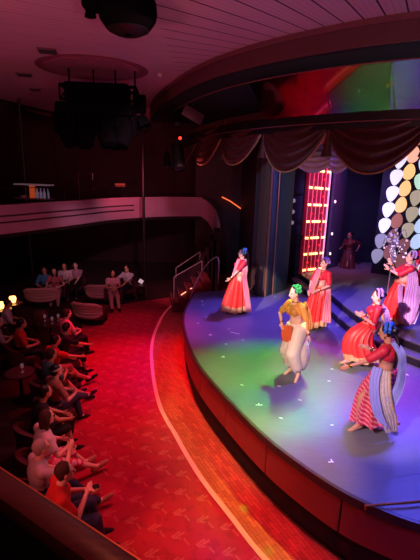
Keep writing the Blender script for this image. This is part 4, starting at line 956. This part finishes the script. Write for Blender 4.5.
row = [  # head px, pose, outfit, label, yaw, chair label
 ((69, 467), dict(lean=.22, hands='phone', legs='straight', s=1.05), dict(hair=H_['n'], top=RED, pants=JEAN, shoes=SHOE, skin='pale', sleeve=.7), 'person in a bright red shirt and jeans nearest the balcony rail', 62, 'the red shirted person by the balcony rail'),
 ((45, 443), dict(lean=.1, hands='raised', legs='out'), dict(hair=H_['g'], top=C('pale_grey_shirt', (196, 170, 180)), pants=C('dark_jeans', (40, 46, 76)), shoes=LSH, skin='pale', sleeve=.6), 'grey haired person in a pale shirt raising one arm, feet stretched out', 52, 'the grey haired person'),
 ((50, 413), dict(lean=.15, hands='lap', legs='out'), dict(hair=H_['n'], style='bob', female=1, top=WHT, pants=PAT, leg=1.25, shoes=LSH, skin='pale', sleeve=.6), 'person in a white top and pink patterned skirt in the front row', 48, 'the person in the pink patterned skirt'),
 ((48, 388), dict(lean=.25, hands='knees', legs='straight'), dict(hair=H_['b'], top=BLKC, pants=BLKC, leg=1.0, shoes=SHOE, skin='tan', sleeve=.2), 'person in black with long bare arms resting on the knees', 46, 'the person with long bare arms'),
 ((59, 367), dict(lean=.1, hands='lap', legs='crossed'), dict(hair=H_['b'], top=TANC, pants=JEAN, shoes=SHOE, skin='pale', sleeve=.7), 'person in jeans with crossed legs and a white headband', 44, 'the person with the white headband'),
 ((54, 351), dict(lean=.15, hands='clasp', legs='out'), dict(hair=H_['n'], top=TEAL_, pants=C('shorts_brown', (110, 50, 40)), leg=.9, shoes=SHOE, skin='tan', sleeve=.8), 'person in a grey teal shirt with bare shins in the front row', 42, 'the person in the grey teal shirt'),
 ((58, 337), dict(lean=.15, hands='out', legs='out'), dict(hair=H_['b'], top=RED, pants=TANC, leg=1.0, shoes=SHOE, skin='tan', sleeve=.6), 'person in a red top behind the black shirted person', 42, 'the person in the red top'),
 ((69, 325), dict(lean=.25, hands='out', legs='straight'), dict(hair=H_['b'], top=BLKC, pants=BLKC, leg=1.3, shoes=SHOE, skin='tan', sleeve=.7), 'person in a black shirt stretching hands forward near the sofa end', 42, 'the black shirted person near the sofa'),
 ((69, 311), dict(lean=.1, hands='lap', legs='straight'), dict(hair=H_['n'], top=PNKS, pants=BLKC, shoes=SHOE, skin='pale', sleeve=.7), 'person in a light pink shirt at the far end of the front row', 42, 'the person in the light pink shirt'),
]
def seat_person(hp, pose, outfit, label, yaw, hz=1.26, group='seated audience', ch=True, chl=None, vox=.0125):
    h = U(hp[0], hp[1], hz-.05); base = V((h.x, h.y, 0)); d = V((math.sin(-yaw), math.cos(yaw), 0)); base -= d*(.06+pose.get('lean', .1)*.6)
    r, k = human('person', base, yaw, label, group, sitting(**pose), outfit, vox)
    if ch: chair(base-d*.02, yaw, chl)
    return r, k, base
for i, (hp, po, ou, lab, yw, cl) in enumerate(row):
    yaw = -math.radians(yw)
    r, k, base = seat_person(hp, po, ou, lab, yaw, chl='dark plum tub chair under '+cl)
    if i == 4:
        bm = B(); h = k['head']; lathe(bm, [(.098, -.012), (.102, 0), (.098, .014)], h+V((0, -.02, .045)), 24, ax=(0, -.25, 1)); link('headband', bm, WHT, r)
    if i == 2:
        for q in (-1, 1): bm = B(); h = k['head']; lathe(bm, [(.018, 0), (.022, .002), (.018, .004)], h+V((.03*q, .088, .008)), 12, ax=(0, 1, 0)); link('spectacle_ring', bm, BLKG, r)
    if i == 0:
        ph = k['WR'].lerp(k['WL'], .5); bm = B(); box(bm, (0, 0, 0), (.075, .15, .01), bev=.004); o = link('mobile_phone', bm, BLKG); o.matrix_world = Matrix.Translation(base) @ Matrix.Rotation(yaw, 4, 'Z') @ Matrix.Translation(ph+V((0, .09, .03))); tag(o, 'small dark phone held by the red shirted person', 'phone')
        base0 = base
# patterned bag by the red shirted person
q = U(81, 520, .3); bg = empty('patterned_bag', (q.x, q.y, 0), .5, 'white and red patterned bag on the floor below the red shirted person', 'bag')
bm = B(); box(bm, (0, 0, .19), (.34, .16, .38), bev=.04); link('body', bm, PAT, bg)
for y in (-.05, .05): bm = B(); tube(bm, crom([(-.09, y, .36), (-.07, y, .5), (.07, y, .5), (.09, y, .36)], 5), .01, 6); link('strap', bm, WHT, bg)
# back groups
G2 = 'audience in the dark rear seats'
def back(hp, po, ou, lab, yaw): return seat_person(hp, po, ou, lab, yaw, hz=1.24, group=G2, ch=True, chl='dark plum tub chair under the '+lab.split(' leaning')[0].split(', left')[0].split(' right')[0].split(' beside')[0], vox=.014)
back((126, 268), dict(lean=0, hands='out', legs='straight'), dict(hair=H_['b'], top=WHT, pants=BLKC, shoes=SHOE, skin='tan', sleeve=.9), 'person in a white shirt beside the small pale table', math.radians(155))
back((113, 273), dict(lean=.1, hands='clasp', legs='out'), dict(hair=H_['b'], style='long', female=1, top=C('pale_pink_top', (222, 160, 170)), pants=C('pale_rose_trousers', (196, 130, 140)), shoes=SHOE, skin='tan', sleeve=.4), 'person in pale pink leaning on the white shirted companion', math.radians(200))
back((64, 266), dict(lean=0, hands='lap', legs='straight'), dict(hair=H_['b'], top=WHT, pants=BLKC, shoes=SHOE, skin='tan', sleeve=.8), 'person in a white shirt, left of the two seated by the dark gap', math.radians(190))
back((75, 265), dict(lean=0, hands='knees', legs='straight'), dict(hair=H_['n'], top=C('mauve_shirt', (190, 140, 160)), pants=BLKC, shoes=SHOE, skin='pale', sleeve=.8), 'person in a mauve shirt right of the white shirted one', math.radians(180))
back((44, 270), dict(lean=.1, hands='lap', legs='straight'), dict(hair=H_['b'], top=BLU, pants=BLKC, shoes=SHOE, skin='tan', sleeve=.8), 'person in a bright blue shirt behind the striped sofa', math.radians(190))
back((54, 271), dict(lean=.2, hands='lap', legs='straight'), dict(hair=H_['b'], female=1, style='long', top=C('rose_top', (190, 110, 120)), pants=C('pale_rose_trousers', (196, 130, 140)), shoes=SHOE, skin='pale', sleeve=.5), 'person in a rose top and pale trousers beside the blue shirt', math.radians(190))
# dark left seats
for hp, po, ou, lab, yaw in [
 ((10, 302), dict(lean=.1), dict(hair=H_['b'], top=WHT, pants=BLKC, shoes=SHOE, skin='tan', sleeve=.7), 'person in a white shirt just below the candle lamps', -60),
 ((24, 322), dict(lean=.1), dict(hair=H_['b'], top=RED, pants=BLKC, shoes=SHOE, skin='tan', sleeve=.7), 'person in a dark red shirt in the shadows at left', -58),
 ((1, 320), dict(lean=.2, hands='clasp'), dict(hair=H_['g'], top=C('pale_grey_shirt', (196, 170, 180)), pants=BLKC, shoes=SHOE, skin='pale', sleeve=.8), 'person in pale grey half cut off by the left edge', -55)]:
    seat_person(hp, po, ou, lab, math.radians(yaw), hz=1.24, group=G2, ch=True, chl='dark plum tub chair holding the '+lab.split(' just')[0].split(' in the shadows')[0].split(' half')[0], vox=.014)
# tables and small things
def on_table(u, v, h=.62):
    p = U(u, v, h); return V((p.x, p.y, 0))
p = on_table(141, 284); sq = empty('side_table', p, .1, 'small square table with metal legs beside the white shirted person', 'table')
bm = B(); box(bm, (0, 0, .6), (.42, .42, .03), bev=.008); link('table_top', bm, M('table_top', (96, 50, 56), .3), sq)
for x in (-.18, .18):
    for y in (-.18, .18): bm = B(); box(bm, (x, y, .3), (.025, .025, .6)); link('leg', bm, RLM, sq)
bm = B(); box(bm, (0, 0, .06), (.16, .02, .14), rot=Matrix.Rotation(.6, 3, 'Y')); o = link('menu_card', bm, M('white_card', (250, 240, 245), .6, emit=(255, 230, 240), es=.35, var=0)); o.location = (p.x, p.y, .66); tag(o, 'small white card standing on the square side table', 'card')
p = on_table(13, 303); cocktail(p, 'round table under the brighter candle lamp at the left'); candle((p.x, p.y, .62), 'glowing amber candle lamp, right of the two')
p = on_table(1, 309); cocktail(p, 'round table under the candle lamp at the left edge'); candle((p.x, p.y, .62), 'glowing amber candle lamp at the left edge')
p = on_table(50, 322); cocktail(p, 'dark round table with stemmed glasses behind the front row', .36)
def wine(loc, label, g):
    bm = B(); lathe(bm, [(.035, 0), (.035, .004), (.005, .01), (.005, .08), (.03, .1), (.036, .14), (.03, .18), (.028, .18), (.033, .14), (.005, .095)], (0, 0, 0), 14); o = link('wine_glass', bm, M('glass_clear', (220, 200, 220), .05, var=0, alpha=.45, emit=(255, 200, 220), es=.05)); o.location = loc; tag(o, label, 'glass', g)
for x, y in ((-.15, .05), (.1, -.1), (.18, .12)): wine((p.x+x, p.y+y, .62), 'stemmed glass on the dark round table behind the front row', 'glasses on the dark round table')
p = on_table(20, 372); cocktail(p, 'dim round table between the second row seats'); wine((p.x+.05, p.y, .62), 'lone stemmed glass on the dim second row table', None)
q = U(47, 309, .5); bm = B(); lathe(bm, [(.15, 0), (.18, .05), (.18, .5), (.14, .58), (.0, .6)], (0, 0, 0), 24); o = link('pouf', bm, C('dark_rose_cylinder', (100, 34, 44))); o.location = (q.x, q.y-.45, 0); tag(o, 'dark round pouf in front of the left striped sofa', 'pouf')  # added shape standing in for what is likely a person's head
# pedestal bust-like ornament right of the back group
# ---------------------------------------------------------------- lights
def spot(name, loc, aim, col, e, size=40, blend=.6, rad=.05):
    l = bpy.data.lights.new(name, 'SPOT'); l.energy = e; l.color = srgb(col)[:3]; l.spot_size = math.radians(size); l.spot_blend = blend; l.shadow_soft_size = rad
    o = bpy.data.objects.new(name, l); COL.objects.link(o); o.location = loc; o.rotation_euler = (V(aim)-V(loc)).to_track_quat('-Z', 'Y').to_euler(); return o
def area(name, loc, aim, col, e, sx, sy=None):
    l = bpy.data.lights.new(name, 'AREA'); l.energy = e; l.color = srgb(col)[:3]; l.size = sx; l.shape = 'RECTANGLE'; l.size_y = sy or sx
    o = bpy.data.objects.new(name, l); COL.objects.link(o); o.location = loc; o.rotation_euler = (V(aim)-V(loc)).to_track_quat('-Z', 'Y').to_euler(); return o
def point(name, loc, col, e, rad=0):
    l = bpy.data.lights.new(name, 'POINT'); l.energy = e; l.color = srgb(col)[:3]; l.shadow_soft_size = rad; o = bpy.data.objects.new(name, l); COL.objects.link(o); o.location = loc
TOP = 6.2
G = [  # stage colour washes
 ('green_wash', (2.4, 9.7, TOP), (1.2, 7.1, 1), (60, 255, 90), 2100, 36), ('green_wash_low', (3, 9, TOP), (1.3, 5.6, 1), (150, 255, 170), 220, 34),
 ('violet_wash', (4.6, 8, TOP), (3.4, 5.2, 1), (110, 70, 255), 3300, 62), ('blue_wash', (4, 6.6, TOP), (3.0, 4.2, 1), (80, 90, 255), 2000, 50),
 ('magenta_wash', (3.2, 10, TOP), (2.5, 7.2, 1), (255, 50, 140), 1500, 34), ('violet_back', (2.6, 12.2, TOP), (1.6, 10, 1), (110, 80, 255), 2200, 60),
 ('blue_platform', (5.4, 10.6, TOP), (4.6, 10, 1.3), (90, 70, 255), 1900, 60), ('pink_rear', (4.4, 14, TOP), (4.2, 14.6, 1), (255, 60, 120), 260, 50),
 ('grey_lip', (1.4, 1.2, 6.3), (.6, 6.2, 1), (235, 225, 215), 1150, 26), ('lilac_lip', (2.6, .6, 6.3), (2.4, 4.4, 1), (140, 110, 255), 420, 36), ('violet_left', (.6, 8.5, TOP), (.0, 10.4, 1), (130, 80, 255), 260, 50)]
for n, l, a, c, e, s in G: spot(n, l, a, c, e, s, .9, .15)
for n, a, e, s, c in (('follow_left', (.75, 10.6, 1.78), 8623, 7.2, (255, 226, 220)), ('follow_centre', (1.6, 6.95, 1.83), 2359, 11.0, (255, 240, 215)), ('follow_back', (2.75, 9.7, 1.78), 7187, 8.0, (255, 210, 220)), ('follow_rear_right', (3.2, 7.75, 1.68), 4311, 10.0, (255, 205, 225)), ('follow_front', (2.35, 5.4, 1.73), 2298, 15.5, (255, 225, 235)), ('follow_platform', (4.5, 9.2, 2.18), 8623, 10.0, (255, 205, 230))):
    spot(n, (-3.2, .2, 6.4) if n != 'follow_front' else (-2.4, .4, 6.3), a, c, e, s, .35, .06)
spot('green_side', (2.9, 9.2, TOP), (1.62, 6.95, 2.2), (90, 255, 70), 700, 20, .5)
spot('violet_rim', (4.2, 8.5, TOP), (2.5, 5.4, 1.8), (90, 80, 255), 1000, 26, .5)
spot('violet_rim_rear', (5.2, 10.6, TOP), (3.3, 7.75, 1.9), (140, 80, 255), 700, 26, .5)
# red flood on the carpet and walkway
spot('red_flood', (-1.4, 9.8, 6.2), (-1.9, 9.0, 0), (255, 24, 76), 1900, 50, 1, .2)
spot('red_flood_near', (-.9, 6.6, 6.2), (-1.0, 5.6, 0), (255, 26, 62), 650, 50, 1, .2)
spot('red_flood_far', (-1.8, 12.0, 6.4), (-2.4, 11.4, 0), (255, 24, 90), 420, 46, 1, .2)
spot('orange_walkway', (2.2, 5.9, 6.0), (.55, 4.5, 0), (255, 190, 110), 1500, 30, 1, .1)
spot('orange_walkway_mid', (1.0, 9, 6.0), (-.3, 7.0, 0), (255, 160, 90), 600, 24, 1, .1)
spot('green_glint', (.6, 2.6, 6.3), tuple(U(244, 509, 0)), (60, 255, 60), 2500, 1.3, .8, .02)  # added narrow spots that place the green glints on the walkway
spot('green_glint_near', (.8, 2.4, 6.3), tuple(U(268, 551, 0)), (60, 255, 60), 1500, 1.5, .8, .02)
spot('rear_wall_fill', (-3, 14.5, 4.2), (-3.5, 21, 4.6), (255, 90, 120), 140, 120, 1, .3)  # added low fill for the back wall, no visible source
lp = resample(offset(rim, -.02), .35)
for i in range(3, len(lp)-1):
    q = lp[i]; tt = (lp[min(len(lp)-1, i+1)]-lp[i-1]).normalized(); n = V((tt.y, -tt.x, 0))
    if q.x > 4.5: break
    spot('plinth_light', (q.x+n.x*.02, q.y+n.y*.02, .36), (q.x+n.x*.3, q.y+n.y*.3, 0), (255, 6, 22), 3.2, 130, 1, 0)
spot('stairs_fill', (-.6, 11, 6), (-.8, 15, 1.0), (255, 150, 170), 700, 30, .8, .1)  # added spot so the stair handrails show
spot('fascia_fill', (-3.5, 1.5, 3.4), (.4, 6.2, .7), (255, 110, 100), 430, 50, 1, .3)  # added from the audience side to brighten the stage front
# added dim pink fill lamps, no visible source: audience, ceiling, balcony
area('house_pink', (-.6, 5.5, 6.2), (-2.8, 7, .8), (255, 180, 190), 18, 1.2)
spot('audience_side', (1.5, 7.5, 5.6), (-2.2, 5.8, .8), (255, 176, 186), 240, 42, 1, .3)
spot('rear_audience', (-1.5, 8.2, 6.3), (-4.0, 13.6, .7), (255, 150, 180), 260, 46, .9, .2)
spot('ceiling_fill', (2.2, -.6, 3.6), (1.0, 5.2, 6.8), (255, 170, 190), 620, 100, 1, .4)
spot('ceiling_fill_left', (-4, 1, 3.6), (-3.6, 8, 6.8), (255, 135, 160), 620, 90, 1, .4)
spot('balcony_front_fill', (-.6, 7.5, 6.3), (-3.4, 15.2, 3.0), (255, 190, 222), 900, 36, .9, .2)
spot('swag_light', (.5, 2, 4.8), (2.2, 8.2, 5.1), (255, 130, 90), 26, 60, .9, .2)
spot('swag_light_left', (1.1, 8.5, 3.0), (-.2, 11.5, 5.1), (255, 90, 60), 60, 50, .9, .2)
spot('pillar_fill', (-1.0, 4, 5.2), (2.3, 12.6, 3.2), (150, 180, 255), 800, 36, .8, .1)  # added spot brightening the pillar
spot('wing_light', (3.4, 10.5, 6.0), (4.6, 15, 3.2), (170, 130, 255), 1000, 50, .8, .1)  # this spot is added to brighten the backdrop and wing flat
spot('rail_fill_inner', (.7, -.9, 5.9), (-.5, .6, 3.4), (255, 110, 80), 22, 60, .8, .1)  # added fill spots, here and next, to lift the near rail
spot('rail_fill', (-.2, 2.2, 6.3), (-.5, .9, 3.7), (255, 120, 90), 50, 50, .8, .1)
w = bpy.data.worlds.new('world'); sc.world = w; w.use_nodes = True; bg_ = w.node_tree.nodes['Background']; bg_.inputs[0].default_value = (.35, .12, .2, 1); bg_.inputs[1].default_value = .05
sc.view_settings.view_transform = 'Standard'; sc.view_settings.look = 'None'
try:
    sc.cycles.use_denoising = True; sc.cycles.sample_clamp_indirect = 4; sc.cycles.max_bounces = 6
except Exception: pass
